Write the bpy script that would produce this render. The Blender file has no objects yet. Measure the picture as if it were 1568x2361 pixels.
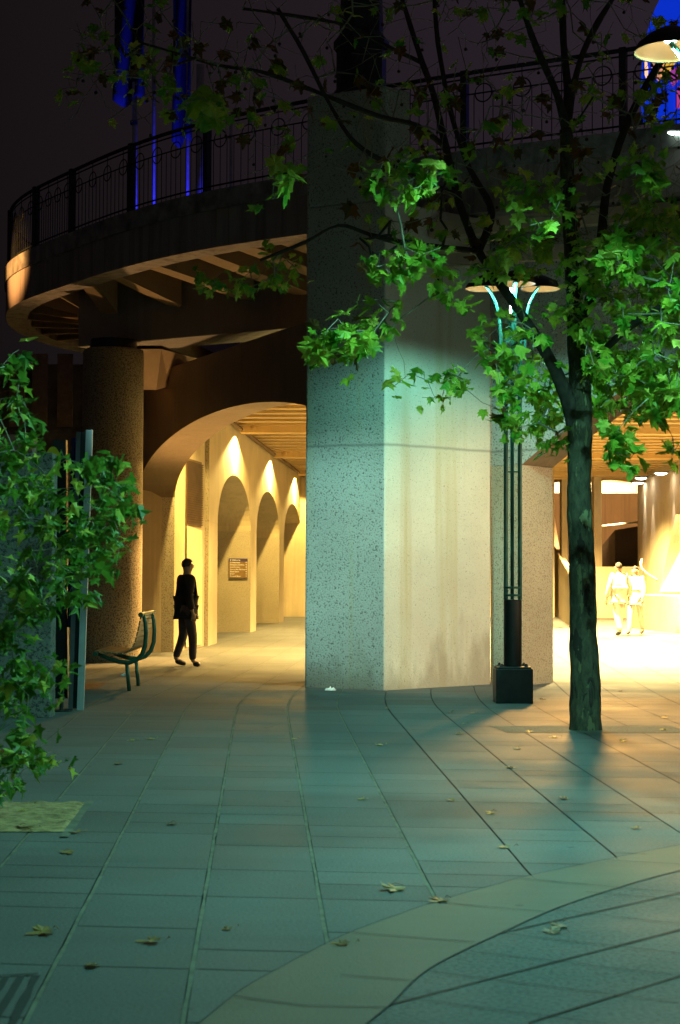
import bpy, bmesh, math, random
import numpy as np
from mathutils import Vector, Matrix, noise
random.seed(7)
SC = bpy.context.scene
COL = SC.collection
R = math.radians
# ------------------------------------------------------------------ camera
F = 3800.0; W0, H0 = 1568.0, 2361.0
HC = 1.5; HOR = 1322.0
PITCH = math.atan((HOR - H0/2)/F); ROLL = R(0.2)
CM = Matrix.Translation((0, 0, HC)) @ Matrix.Rotation(math.pi/2 + PITCH, 4, 'X') @ Matrix.Rotation(ROLL, 4, 'Z')
cam = bpy.data.cameras.new('camera'); co = bpy.data.objects.new('camera', cam); COL.objects.link(co)
co.matrix_world = CM
cam.sensor_fit = 'VERTICAL'; cam.sensor_height = 36.0; cam.lens = 36.0*F/H0
cam.clip_end = 600; cam.clip_start = 0.1
cam.dof.use_dof = True; cam.dof.focus_distance = 21.0; cam.dof.aperture_fstop = 5.0
SC.camera = co
def ray(px, py):
    d = CM.to_3x3() @ Vector(((px - W0/2)/F, (H0/2 - py)/F, -1.0))
    return d
def P(px, py, Y):
    d = ray(px, py); t = Y/d.y
    return Vector((0, 0, HC)) + d*t
def G(px, py, z=0.0):
    d = ray(px, py); t = (z - HC)/d.z
    v = Vector((0, 0, HC)) + d*t
    return Vector((v.x, v.y, z))
# ------------------------------------------------------------------ world: night sky with city glow
w = bpy.data.worlds.new('World'); SC.world = w; w.use_nodes = True
nt = w.node_tree; nt.nodes.clear()
out = nt.nodes.new('ShaderNodeOutputWorld'); bg = nt.nodes.new('ShaderNodeBackground')
tc = nt.nodes.new('ShaderNodeTexCoord'); sp = nt.nodes.new('ShaderNodeSeparateXYZ')
nt.links.new(tc.outputs['Generated'], sp.inputs[0])
mr = nt.nodes.new('ShaderNodeMapRange'); mr.inputs[1].default_value = -0.2; mr.inputs[2].default_value = 0.25
nt.links.new(sp.outputs['X'], mr.inputs[0])
cr = nt.nodes.new('ShaderNodeMix'); cr.data_type = 'RGBA'
cr.inputs[6].default_value = (0.0078, 0.0056, 0.0060, 1); cr.inputs[7].default_value = (0.024, 0.0165, 0.024, 1)
nt.links.new(mr.outputs[0], cr.inputs[0])
mb = nt.nodes.new('ShaderNodeMapRange'); mb.inputs[1].default_value = 0.1; mb.inputs[2].default_value = -0.7
nt.links.new(sp.outputs['Y'], mb.inputs[0])
c2 = nt.nodes.new('ShaderNodeMix'); c2.data_type = 'RGBA'; c2.inputs[7].default_value = (0.018, 0.015, 0.016, 1)
nt.links.new(mb.outputs[0], c2.inputs[0]); nt.links.new(cr.outputs[2], c2.inputs[6])
nt.links.new(c2.outputs[2], bg.inputs[0]); bg.inputs[1].default_value = 1.0
nt.links.new(bg.outputs[0], out.inputs[0])
SC.view_settings.view_transform = 'Standard'; SC.view_settings.look = 'None'
SC.view_settings.exposure = 0.0; SC.view_settings.gamma = 1.0
cy = SC.cycles
cy.use_denoising = True; cy.max_bounces = 6; cy.diffuse_bounces = 3; cy.glossy_bounces = 3
cy.transmission_bounces = 3; cy.sample_clamp_indirect = 3.0; cy.caustics_reflective = False; cy.caustics_refractive = False

WARM = (1.0, 0.62, 0.13); CYAN = (0.29, 1.0, 0.85); AMB = (1.0, 0.45, 0.12)
def lamp(kind, loc, energy, color, to=None, size=None, blend=0.3, rad=0.1, name='lamp'):
    l = bpy.data.lights.new(name, kind); l.energy = energy; l.color = color
    if kind == 'SPOT': l.spot_size = R(size); l.spot_blend = blend; l.shadow_soft_size = rad
    elif kind == 'POINT': l.shadow_soft_size = rad
    o = bpy.data.objects.new(name, l); COL.objects.link(o); o.location = loc
    if to is not None:
        o.rotation_euler = (Vector(to) - Vector(loc)).to_track_quat('-Z', 'Y').to_euler()
    return o
# wall washers under the vault, left arcade
def wallx(Y): return -2.25 + 0.057*(Y - 41.9)
for Y in (30.3, 38.4, 46.6, 54.9, 63.2):
    lamp('SPOT', (wallx(Y) + 0.36, Y, 4.70), 1500 if Y > 31 else 900, (1.0, 0.68, 0.18), (wallx(Y) + 0.42 - 0.9, Y, 0), 152, 0.15, 0.04, 'wall_washer_light')
for Y in (34, 44, 54, 64):
    lamp('SPOT', (wallx(Y) + 3.2, Y, 4.55), 1700, (1.0, 0.68, 0.22), (wallx(Y) + 2.9, Y, 0), 120, 0.6, 0.15, 'vault_light')
# bright underpass on the right
for (x, y, e) in ((4.8, 29.5, 17000), (7.4, 33, 20000), (5.4, 40, 20000), (8.3, 45, 16000), (7.0, 52, 9000)):
    lamp('SPOT', (x, y, 4.5), e, (1.0, 0.72, 0.27), (x, y, 0), 140, 0.6, 0.2, 'underpass_light')
# near the column
lamp('SPOT', (-0.7, 32.6, 4.8), 2200, (1.0, 0.58, 0.13), (-1.6, 30.0, 0), 128, 1.0, 0.1, 'vault_light')
# warm glow far left on the curve of the deck
lamp('SPOT', (-10.8, 27.2, 7.6), 6500, AMB, (-5.95, 30.1, 7.2), 19, 0.9, 0.1, 'street_glow_light')
# sodium lamp out of frame on the right
lamp('SPOT', (8.5, 15.0, 4.2), 4200, (1.0, 0.72, 0.42), (1.6, 22.3, 1.3), 32, 0.8, 0.15, 'sodium_light')
lamp('SPOT', (-4.1, 13.5, 4.9), 2600, (0.42, 1.0, 0.95), (0.1, 21.5, 1.7), 22, 0.8, 0.12, 'street_lamp_and_fill_light')  # added fill for the pier's left face, no lamp stands here
lamp('SPOT', (3.9, 27.0, 4.3), 7500, (1.0, 0.50, 0.12), (3.3, 11.0, 0), 46, 0.8, 0.55, 'underpass_light')
lamp('SPOT', (-0.9, 30.4, 4.3), 4200, (1.0, 0.58, 0.18), (-3.6, 28.3, 0.6), 40, 0.7, 0.1, 'vault_light')
# added fill from below, stands in for floor bounce onto the deck ribs
lamp('SPOT', (-3.15, 30.2, 0.25), 700, (1.0, 0.55, 0.2), (-2.9, 27.2, 6.0), 84, 0.8, 0.1, 'deck_fill_light')
# blue uplights for the masts
for (x, y) in ((-3.2, 40.5), (-1.6, 40.5), (-4.2, 41)):
    lamp('SPOT', (x, y, 7.6), 1700, (0.03, 0.03, 1.0), (x - 1.0, 43.0, 14), 80, 0.6, 0.2, 'blue_light')

# ------------------------------------------------------------------ helpers
class MB:
    def __init__(s): s.v = []; s.f = []; s.mi = []; s.cur = 0
    def add(s, vs, fs):
        b = len(s.v); s.v += [Vector(v) for v in vs]
        for f in fs: s.f.append(tuple(b + i for i in f)); s.mi.append(s.cur)
    def box(s, c, d, rz=0.0):
        c = Vector(c); x, y, z = d[0]/2, d[1]/2, d[2]/2
        m = Matrix.Rotation(rz, 3, 'Z')
        vs = [c + m @ Vector((sx*x, sy*y, sz*z)) for sz in (-1, 1) for sy in (-1, 1) for sx in (-1, 1)]
        s.add(vs, [(0, 2, 3, 1), (4, 5, 7, 6), (0, 1, 5, 4), (2, 6, 7, 3), (0, 4, 6, 2), (1, 3, 7, 5)])
    def prism(s, poly, z0, z1, chamfer=0.0):
        n = len(poly)
        vs = [Vector((p[0], p[1], z0)) for p in poly] + [Vector((p[0], p[1], z1)) for p in poly]
        s.add(vs, [tuple(range(n))[::-1], tuple(range(n, 2*n))] + [(i, (i+1) % n, n + (i+1) % n, n + i) for i in range(n)])
    def tube(s, pts, rad, n=8, caps=True):
        pts = [Vector(p) for p in pts]
        if not hasattr(rad, '__len__'): rad = [rad]*len(pts)
        rings = []; up = None
        for i, p in enumerate(pts):
            t = (pts[min(i+1, len(pts)-1)] - pts[max(i-1, 0)])
            if t.length < 1e-9: t = Vector((0, 0, 1))
            t.normalize()
            if up is None: up = t.orthogonal().normalized()
            else:
                up = up - t*up.dot(t)
                up = up.normalized() if up.length > 1e-6 else t.orthogonal().normalized()
            b = t.cross(up)
            rings.append([p + (up*math.cos(2*math.pi*k/n) + b*math.sin(2*math.pi*k/n))*rad[i] for k in range(n)])
        vs = [v for r in rings for v in r]; fs = []
        for i in range(len(pts)-1):
            for k in range(n):
                fs.append((i*n+k, i*n+(k+1) % n, (i+1)*n+(k+1) % n, (i+1)*n+k))
        if caps: fs += [tuple(range(n))[::-1], tuple((len(pts)-1)*n + k for k in range(n))]
        s.add(vs, fs)
    def lathe(s, c, prof, n=32, cap=False):
        c = Vector(c); vs = []; fs = []
        for (r, z) in prof:
            for k in range(n):
                a = 2*math.pi*k/n; vs.append(c + Vector((r*math.cos(a), r*math.sin(a), z)))
        for i in range(len(prof)-1):
            for k in range(n): fs.append((i*n+k, i*n+(k+1) % n, (i+1)*n+(k+1) % n, (i+1)*n+k))
        if cap: fs += [tuple(range(n))[::-1], tuple((len(prof)-1)*n + k for k in range(n))]
        s.add(vs, fs)
    def ring(s, c, ax_u, ax_v, R0, r, n=20, m=5):
        c = Vector(c); u = Vector(ax_u).normalized(); v = Vector(ax_v).normalized()
        pts = [c + (u*math.cos(2*math.pi*k/n) + v*math.sin(2*math.pi*k/n))*R0 for k in range(n+1)]
        s.tube(pts, r, m, False)
    def build(s, name, mat, parent=None, smooth=False, loc=None):
        o0 = Vector((0, 0, 0))
        if parent is not None:
            o0 = Vector(parent['_o'])
        elif loc is not None: o0 = Vector(loc)
        me = bpy.data.meshes.new(name)
        me.from_pydata([tuple(v - o0) for v in s.v], [], s.f)
        mats = mat if isinstance(mat, (list, tuple)) else [mat]
        for m in mats: me.materials.append(m)
        if len(mats) > 1: me.polygons.foreach_set('material_index', s.mi)
        if smooth: me.polygons.foreach_set('use_smooth', [True]*len(s.f))
        me.update()
        o = bpy.data.objects.new(name, me); COL.objects.link(o)
        if parent is not None: o.parent = parent; o['_o'] = tuple(o0)
        else:
            o.location = o0; o['_o'] = tuple(o0)
        return o
def tag(o, label=None, cat=None, group=None, kind=None):
    if label: o['label'] = label
    if cat: o['category'] = cat
    if group: o['group'] = group
    if kind: o['kind'] = kind
    return o
def thing(name, loc, label, cat, group=None):
    o = bpy.data.objects.new(name, None); COL.objects.link(o); o.location = loc; o['_o'] = tuple(loc)
    o.empty_display_size = 0.2
    return tag(o, label, cat, group)
def bevel(o, wd=0.02, seg=2):
    m = o.modifiers.new('Bevel', 'BEVEL'); m.width = wd; m.segments = seg; m.limit_method = 'ANGLE'; m.angle_limit = R(40)
    return o
# ------------------------------------------------------------------ materials
def newmat(name):
    m = bpy.data.materials.new(name); m.use_nodes = True
    nt = m.node_tree; b = nt.nodes['Principled BSDF']
    return m, nt, b
def N(nt, t, **kw):
    n = nt.nodes.new(t)
    for k, v in kw.items():
        if k.startswith('i_'): n.inputs[k[2:].replace('_', ' ')].default_value = v
        else: setattr(n, k, v)
    return n
def coord(nt, scale=(1, 1, 1)):
    g = N(nt, 'ShaderNodeNewGeometry'); mp = N(nt, 'ShaderNodeMapping'); mp.inputs['Scale'].default_value = scale
    nt.links.new(g.outputs['Position'], mp.inputs['Vector']); return mp.outputs['Vector']
def mixc(nt, fac, a, b, blend='MIX'):
    m = N(nt, 'ShaderNodeMix', data_type='RGBA', blend_type=blend)
    for i, s in ((0, fac), (6, a), (7, b)):
        if hasattr(s, 'links') or isinstance(s, bpy.types.NodeSocket): nt.links.new(s, m.inputs[i])
        elif isinstance(s, (tuple, list)): m.inputs[i].default_value = (*s[:3], 1)
        else: m.inputs[i].default_value = s
    return m.outputs[2]
def mrange(nt, s, a, b, c=0.0, d=1.0):
    m = N(nt, 'ShaderNodeMapRange'); m.inputs[1].default_value = a; m.inputs[2].default_value = b
    m.inputs[3].default_value = c; m.inputs[4].default_value = d
    nt.links.new(s, m.inputs[0]); return m.outputs[0]
def noise_t(nt, vec, scale, detail=4, rough=0.55):
    n = N(nt, 'ShaderNodeTexNoise'); n.inputs['Scale'].default_value = scale; n.inputs['Detail'].default_value = detail
    n.inputs['Roughness'].default_value = rough
    nt.links.new(vec, n.inputs['Vector']); return n.outputs['Fac']
def bump(nt, b, h, strength, dist=0.01):
    n = N(nt, 'ShaderNodeBump'); n.inputs['Strength'].default_value = strength; n.inputs['Distance'].default_value = dist
    nt.links.new(h, n.inputs['Height']); nt.links.new(n.outputs[0], b.inputs['Normal'])

def aggregate(name, base, dark, scale=36, rough=0.85, amount=(0.42, 0.5), joint=None, streak=None):
    m, nt, b = newmat(name); v = coord(nt)
    n1 = noise_t(nt, v, scale, 3, 0.7)
    sp = mrange(nt, n1, amount[0], amount[1], 1, 0)
    big = noise_t(nt, v, 0.7, 4)
    c = mixc(nt, mrange(nt, big, 0.3, 0.7), tuple(x*0.82 for x in base), tuple(min(1, x*1.12) for x in base))
    n3 = noise_t(nt, v, scale*2.3, 2, 0.6)
    c = mixc(nt, mrange(nt, n3, 0.35, 0.65, 0, 0.35), c, tuple(x*0.6 for x in base))
    c = mixc(nt, sp, c, dark)
    if streak:
        vs = coord(nt, (1.6, 1.6, 0.06)); st = noise_t(nt, vs, 1.3, 4, 0.6)
        c = mixc(nt, mrange(nt, st, 0.53, 0.68, 0, 0.55), c, streak)
    if joint:
        g = N(nt, 'ShaderNodeNewGeometry'); s = N(nt, 'ShaderNodeSeparateXYZ'); nt.links.new(g.outputs['Position'], s.inputs[0])
        wv = noise_t(nt, v, 1.5, 2)
        ad = N(nt, 'ShaderNodeMath', operation='MULTIPLY_ADD'); ad.inputs[1].default_value = 0.03
        nt.links.new(wv, ad.inputs[0]); nt.links.new(s.outputs['Z'], ad.inputs[2])
        sb = N(nt, 'ShaderNodeMath', operation='SUBTRACT'); sb.inputs[1].default_value = joint + 0.025; nt.links.new(ad.outputs[0], sb.inputs[0])
        ab = N(nt, 'ShaderNodeMath', operation='ABSOLUTE'); nt.links.new(sb.outputs[0], ab.inputs[0])
        jf = mrange(nt, ab.outputs[0], 0.0, 0.028, 0.75, 0)
        c = mixc(nt, jf, c, tuple(x*0.35 for x in base))
    if joint:
        st2 = noise_t(nt, coord(nt, (1, 1, 0.35)), 1.7, 4, 0.6)
        ma = N(nt, 'ShaderNodeMath', operation='MULTIPLY_ADD'); ma.inputs[1].default_value = -2.6; nt.links.new(st2, ma.inputs[0]); nt.links.new(s.outputs['Z'], ma.inputs[2])
        c = mixc(nt, mrange(nt, ma.outputs[0], -1.15, -0.75, 0.55, 0), c, tuple(x*k for x, k in zip(base, (0.42, 0.36, 0.30))))
    nt.links.new(c, b.inputs['Base Color']); b.inputs['Roughness'].default_value = rough
    bump(nt, b, n1, 0.7, 0.012)
    return m
def smoothconc(name, base, streak=0.25, rough=0.8, dark=0.55):
    m, nt, b = newmat(name); v = coord(nt)
    big = noise_t(nt, v, 0.8, 5, 0.6)
    c = mixc(nt, mrange(nt, big, 0.3, 0.7), tuple(x*0.8 for x in base), tuple(min(1, x*1.1) for x in base))
    st = noise_t(nt, coord(nt, (3.5, 3.5, 0.12)), 1.8, 4, 0.65)
    c = mixc(nt, mrange(nt, st, 0.45, 0.72, 0, streak), c, tuple(x*dark for x in base))
    fine = noise_t(nt, v, 60, 3)
    c = mixc(nt, mrange(nt, fine, 0.3, 0.7, 0, 0.18), c, tuple(x*0.6 for x in base))
    nt.links.new(c, b.inputs['Base Color']); b.inputs['Roughness'].default_value = rough
    bd_ = noise_t(nt, coord(nt, (9, 9, 0.02)), 1.0, 2, 0.5)
    ad = N(nt, 'ShaderNodeMath', operation='MULTIPLY_ADD'); ad.inputs[1].default_value = 0.3; nt.links.new(fine, ad.inputs[0]); nt.links.new(bd_, ad.inputs[2])
    bump(nt, b, ad.outputs[0], 0.6, 0.02)
    return m
def simple(name, col, rough=0.5, metal=0.0, nscale=8, var=0.25, bmp=0.0):
    m, nt, b = newmat(name); v = coord(nt)
    n = noise_t(nt, v, nscale, 5, 0.6)
    c = mixc(nt, mrange(nt, n, 0.3, 0.7), tuple(x*(1-var) for x in col), tuple(min(1, x*(1+var)) for x in col))
    nt.links.new(c, b.inputs['Base Color']); b.inputs['Roughness'].default_value = rough; b.inputs['Metallic'].default_value = metal
    if bmp: bump(nt, b, noise_t(nt, v, nscale*6, 3), bmp, 0.005)
    return m
def emis(name, col, st):
    m, nt, b = newmat(name); b.inputs['Base Color'].default_value = (*col, 1)
    b.inputs['Emission Color'].default_value = (*col, 1); b.inputs['Emission Strength'].default_value = st
    return m

M = {}
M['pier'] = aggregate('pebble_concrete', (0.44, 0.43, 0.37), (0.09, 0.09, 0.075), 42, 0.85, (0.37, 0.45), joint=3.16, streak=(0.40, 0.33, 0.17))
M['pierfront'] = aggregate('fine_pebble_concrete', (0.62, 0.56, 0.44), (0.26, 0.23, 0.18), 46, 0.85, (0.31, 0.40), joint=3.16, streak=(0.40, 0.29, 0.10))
M['jamb'] = aggregate('grit_concrete', (0.50, 0.43, 0.30), (0.20, 0.15, 0.09), 48, 0.85, (0.38, 0.46))
M['column'] = aggregate('grit_column', (0.44, 0.35, 0.22), (0.13, 0.09, 0.05), 44, 0.85, (0.42, 0.52))
M['block'] = aggregate('grit_block', (0.20, 0.19, 0.16), (0.05, 0.05, 0.045), 30, 0.85, (0.40, 0.5))
M['wall'] = smoothconc('board_concrete', (0.58, 0.47, 0.30), 0.45, dark=0.6)
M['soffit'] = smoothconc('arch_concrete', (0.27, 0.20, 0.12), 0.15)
M['fascia'] = smoothconc('stained_concrete', (0.36, 0.31, 0.30), 0.95, dark=0.3)
M['girder'] = smoothconc('girder_concrete', (0.26, 0.24, 0.23), 0.3)
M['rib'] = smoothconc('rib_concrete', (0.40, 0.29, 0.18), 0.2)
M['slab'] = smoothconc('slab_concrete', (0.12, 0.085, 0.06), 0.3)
M['spandrel'] = smoothconc('dark_spandrel', (0.22, 0.17, 0.13), 0.3)
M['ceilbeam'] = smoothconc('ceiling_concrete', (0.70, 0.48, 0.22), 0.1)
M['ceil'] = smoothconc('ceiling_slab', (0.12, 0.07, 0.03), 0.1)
M['steelband'] = simple('steel_band', (0.26, 0.26, 0.25), 0.45, 0.2, 4, 0.6, 0.3)
M['iron'] = simple('black_iron', (0.015, 0.022, 0.02), 0.45, 0.2, 10, 0.3)
M['lampgreen'] = simple('green_lamp_paint', (0.03, 0.11, 0.085), 0.35, 0.2, 12, 0.25)
M['blackbox'] = simple('black_paint', (0.016, 0.014, 0.012), 0.5, 0.0, 9, 0.4, 0.15)
M['benchgreen'] = simple('green_tube', (0.02, 0.075, 0.045), 0.35, 0.1, 12, 0.3)
M['bolt'] = simple('chrome', (0.6, 0.6, 0.6), 0.2, 1.0)
M['cream'] = simple('cream_enamel', (0.62, 0.31, 0.12), 0.5, 0.0, 6, 0.08)
M['grey'] = simple('grey_metal', (0.42, 0.44, 0.44), 0.45, 0.3, 6, 0.12)
M['darkgrey'] = simple('dark_grey_metal', (0.12, 0.12, 0.13), 0.4, 0.5, 6, 0.2)
M['black'] = simple('black_plastic', (0.006, 0.007, 0.008), 0.3)
M['bluetube'] = simple('blue_glass_tube', (0.05, 0.08, 0.22), 0.08, 0.8)
M['yellow'] = simple('yellow_enamel', (0.75, 0.60, 0.02), 0.5)
M['redcap'] = simple('red_brown_cap', (0.22, 0.07, 0.045), 0.7)
M['paper'] = simple('white_paper', (0.8, 0.8, 0.78), 0.8)
M['stone'] = simple('old_bluestone', (0.07, 0.06, 0.055), 0.9, 0, 1.5, 0.6, 0.4)
M['soil'] = simple('sandy_soil', (0.36, 0.23, 0.10), 1.0, 0, 14, 0.5, 1.0)
M['pit'] = aggregate('tree_pit_gravel', (0.17, 0.165, 0.13), (0.10, 0.09, 0.07), 45, 0.9, (0.42, 0.52))
M['rustplate'] = simple('rust_plate', (0.16, 0.06, 0.03), 0.8, 0, 7, 0.4)
M['sheet'] = simple('cream_sheet', (0.66, 0.56, 0.36), 0.6, 0, 3, 0.1)
M['louvre'] = simple('brown_louvre', (0.14, 0.085, 0.04), 0.7, 0, 5, 0.3)
M['pole'] = simple('pale_mast', (0.40, 0.40, 0.42), 0.4, 0.0)
M['flag'] = simple('blue_flag', (0.015, 0.03, 0.05), 0.9)
M['bulb'] = emis('lamp_glow', (0.72, 1.0, 0.93), 26)
M['tubeglow'] = emis('tube_glow', (0.75, 1.0, 0.86), 6)
M['downglow'] = emis('downlight_glow', (1.0, 0.93, 0.80), 25)
M['signhead'] = simple('violet_header', (0.055, 0.04, 0.13), 0.5)
M['signbody'] = simple('brown_sign', (0.24, 0.14, 0.045), 0.5)
M['signtext'] = simple('white_lettering', (0.85, 0.82, 0.75), 0.6)
# paving
def paving(name, base, attr=True, scale=70, spark=0.5):
    m, nt, b = newmat(name); v = coord(nt)
    fine = noise_t(nt, v, scale, 3, 0.7); big = noise_t(nt, v, 0.9, 5, 0.6)
    c = mixc(nt, mrange(nt, big, 0.3, 0.7), tuple(x*0.78 for x in base), tuple(x*1.15 for x in base))
    wear = noise_t(nt, coord(nt, (0.25, 1.4, 1)), 1.3, 4)
    c = mixc(nt, mrange(nt, wear, 0.48, 0.75, 0, 0.45), c, tuple(x*0.55 for x in base))
    c = mixc(nt, mrange(nt, fine, 0.35, 0.6, spark, 0), c, tuple(x*0.35 for x in base))
    vo = N(nt, 'ShaderNodeTexVoronoi'); vo.inputs['Scale'].default_value = 2.6; nt.links.new(v, vo.inputs['Vector'])
    c = mixc(nt, mrange(nt, vo.outputs['Distance'], 0.035, 0.075, 0.6, 0), c, tuple(x*0.35 for x in base))
    ob = noise_t(nt, v, 0.35, 3, 0.7)
    c = mixc(nt, mrange(nt, ob, 0.55, 0.7, 0, 0.45), c, tuple(x*0.5 for x in base))
    if attr:
        a = N(nt, 'ShaderNodeAttribute', attribute_name='tone')
        t = mrange(nt, a.outputs['Fac'], 0, 1, 0.86, 1.10)
        hs = N(nt, 'ShaderNodeHueSaturation'); nt.links.new(c, hs.inputs['Color']); nt.links.new(t, hs.inputs['Value'])
        c = hs.outputs[0]
    nt.links.new(c, b.inputs['Base Color'])
    nt.links.new(mrange(nt, big, 0.3, 0.7, 0.66, 0.85), b.inputs['Roughness']); b.inputs['Specular IOR Level'].default_value = 0.3
    bump(nt, b, fine, 0.45, 0.006)
    return m
M['pave'] = paving('square_paver', (0.135, 0.137, 0.130))
M['band'] = paving('smooth_stone_band', (0.195, 0.145, 0.105), False, 90, 0.15)
M['pave2'] = paving('coarse_paver', (0.115, 0.12, 0.113), False, 48, 0.75)
M['base'] = simple('dark_bedding', (0.02, 0.02, 0.018), 0.9)
M['mortar'] = simple('pale_mortar', (0.145, 0.14, 0.10), 0.9, 0, 9, 0.35)
M['jointdark'] = simple('dark_joint', (0.018, 0.018, 0.016), 0.9)
# bark: plane tree patches
def bark():
    m, nt, b = newmat('plane_bark'); v = coord(nt, (1, 1, 0.4))
    n1 = noise_t(nt, v, 6, 5, 0.55); n2 = noise_t(nt, v, 20, 5, 0.7); n3 = noise_t(nt, coord(nt, (1, 1, 0.3)), 11, 4, 0.6)
    c = mixc(nt, mrange(nt, n2, 0.32, 0.68), (0.035, 0.032, 0.018), (0.125, 0.115, 0.065))
    c = mixc(nt, mrange(nt, n3, 0.60, 0.615), c, (0.17, 0.16, 0.075))
    c = mixc(nt, mrange(nt, n1, 0.615, 0.63), c, (0.30, 0.30, 0.15))
    c = mixc(nt, mrange(nt, n1, 0.40, 0.385), c, (0.03, 0.024, 0.016))
    nt.links.new(c, b.inputs['Base Color']); b.inputs['Roughness'].default_value = 0.85
    bump(nt, b, n2, 0.9, 0.02)
    return m
M['bark'] = bark()
M['twig'] = simple('twig_bark', (0.26, 0.24, 0.16), 0.8, 0, 10, 0.4)
M['twigdark'] = simple('limb_bark', (0.045, 0.036, 0.026), 0.85, 0, 10, 0.4)
def leafmat(name, base, var, trans=0.4):
    m, nt, b = newmat(name); v = coord(nt)
    n = N(nt, 'ShaderNodeTexNoise'); n.inputs['Scale'].default_value = 5.0; nt.links.new(v, n.inputs['Vector'])
    c = mixc(nt, mrange(nt, n.outputs['Fac'], 0.35, 0.65), base, var)
    nt.links.new(c, b.inputs['Base Color']); b.inputs['Roughness'].default_value = 0.5
    b.inputs['Specular IOR Level'].default_value = 0.3
    tr = N(nt, 'ShaderNodeBsdfTranslucent'); nt.links.new(c, tr.inputs['Color'])
    mx = N(nt, 'ShaderNodeMixShader'); mx.inputs[0].default_value = trans
    nt.links.new(b.outputs[0], mx.inputs[1]); nt.links.new(tr.outputs[0], mx.inputs[2])
    nt.links.new(mx.outputs[0], nt.nodes['Material Output'].inputs[0])
    return m
M['leafA'] = leafmat('green_leaf', (0.08, 0.28, 0.018), (0.38, 0.55, 0.045))
M['leafB'] = leafmat('yellow_green_leaf', (0.60, 0.66, 0.10), (0.26, 0.42, 0.04))
M['leafC'] = leafmat('rusty_leaf', (0.16, 0.07, 0.02), (0.10, 0.08, 0.02))
M['leafD'] = leafmat('bush_leaf', (0.05, 0.17, 0.014), (0.14, 0.27, 0.03))
M['dry'] = leafmat('dry_leaf', (0.42, 0.26, 0.08), (0.22, 0.11, 0.035), 0.15)
M['dryY'] = leafmat('yellow_dry_leaf', (0.55, 0.42, 0.08), (0.40, 0.26, 0.06), 0.15)
M['ball'] = simple('seed_ball', (0.05, 0.03, 0.018), 0.95)
M['coat'] = simple('dark_coat', (0.012, 0.009, 0.012), 0.9)
M['trouser'] = simple('dark_trousers', (0.05, 0.035, 0.04), 0.9)
M['skin'] = simple('skin', (0.40, 0.24, 0.16), 0.6)
M['hair'] = simple('hair', (0.03, 0.02, 0.012), 0.7)
M['palecloth'] = simple('pale_cloth', (0.8, 0.7, 0.55), 0.9)

# ------------------------------------------------------------------ ground
g = MB(); g.add([(-120, -20, -0.03), (120, -20, -0.03), (120, 200, -0.03), (-120, 200, -0.03)], [(0, 1, 2, 3)])
tag(g.build('ground', M['base']), kind='structure')
# long joints: two directions with a soft bend, traced from the photograph
def linex(i, Y):
    x0 = 784 + (i*120.0)
    a = G(x0, 1645).x
    d1 = (0.072*x0 + 559.6 - 784)/3800.0
    d2 = 0.0587 + (i)*0.0006
    Y0 = 17.6
    if Y <= Y0: return a + d1*(Y - Y0)
    t = min(max((Y - Y0)/3.4, 0), 1)
    # integral of slope blending
    sA = d1*(Y - Y0) if False else 0
    n = 3.4
    yy = min(Y - Y0, n)
    integ = d1*yy + (d2 - d1)*(yy*yy)/(2*n)
    return a + integ + d2*max(Y - Y0 - n, 0)
rows = []; y = 4.0
while y < 72:
    rows.append(y); y += random.choice((0.37, 0.37, 0.37, 0.40, 0.33, 0.55 if y > 9 else 0.37))
mbp = MB(); tones = []
KX = -0.10
NI = range(-22, 34)
def rowY(j, x, i): return rows[j] + (KX if rows[j] < 17 else KX*max(0, 1 - (rows[j]-17)/5))*x
for i in NI:
    j = -1; jn = 0
    while jn < len(rows)-1:
        j = jn; jn = min(len(rows)-1, j + random.choice((1, 1, 2, 2, 3))); q = []
        for (jj, sg) in ((j, 1), (jn, -1)):
            for (ii, sx) in ((i, 1), (i+1, -1)):
                yb = rows[jj]; x = linex(ii, yb); Y = rowY(jj, x, i); x = linex(ii, Y)
                q.append((x + sx*(0.011 if ii <= 0 else 0.005), Y + sg*0.0055, 0.0))
        mbp.add([q[0], q[1], q[3], q[2]], [(0, 1, 2, 3)]); tones.append(random.random())
pv = mbp.build('pavement', M['pave']); tag(pv, kind='structure')
at = pv.data.attributes.new('tone', 'FLOAT', 'FACE'); at.data.foreach_set('value', tones)
mo = MB()
for i in range(-22, 1):
    prev = None; Y = 4.0
    while Y < 70:
        wv = 0.004*noise.noise(Vector((i*7.1, Y*2.0, 0)))
        x = linex(i, Y) + wv; hw = 0.0085 + 0.004*noise.noise(Vector((i*3.3, Y*5.0, 4)))
        cur = (Vector((x - hw, Y, -0.003)), Vector((x + hw, Y, -0.003)))
        if prev: mo.add([prev[0], prev[1], cur[1], cur[0]], [(0, 1, 2, 3)])
        prev = cur; Y += 0.16
tag(mo.build('pavement_mortar', M['mortar']), kind='structure')
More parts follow.
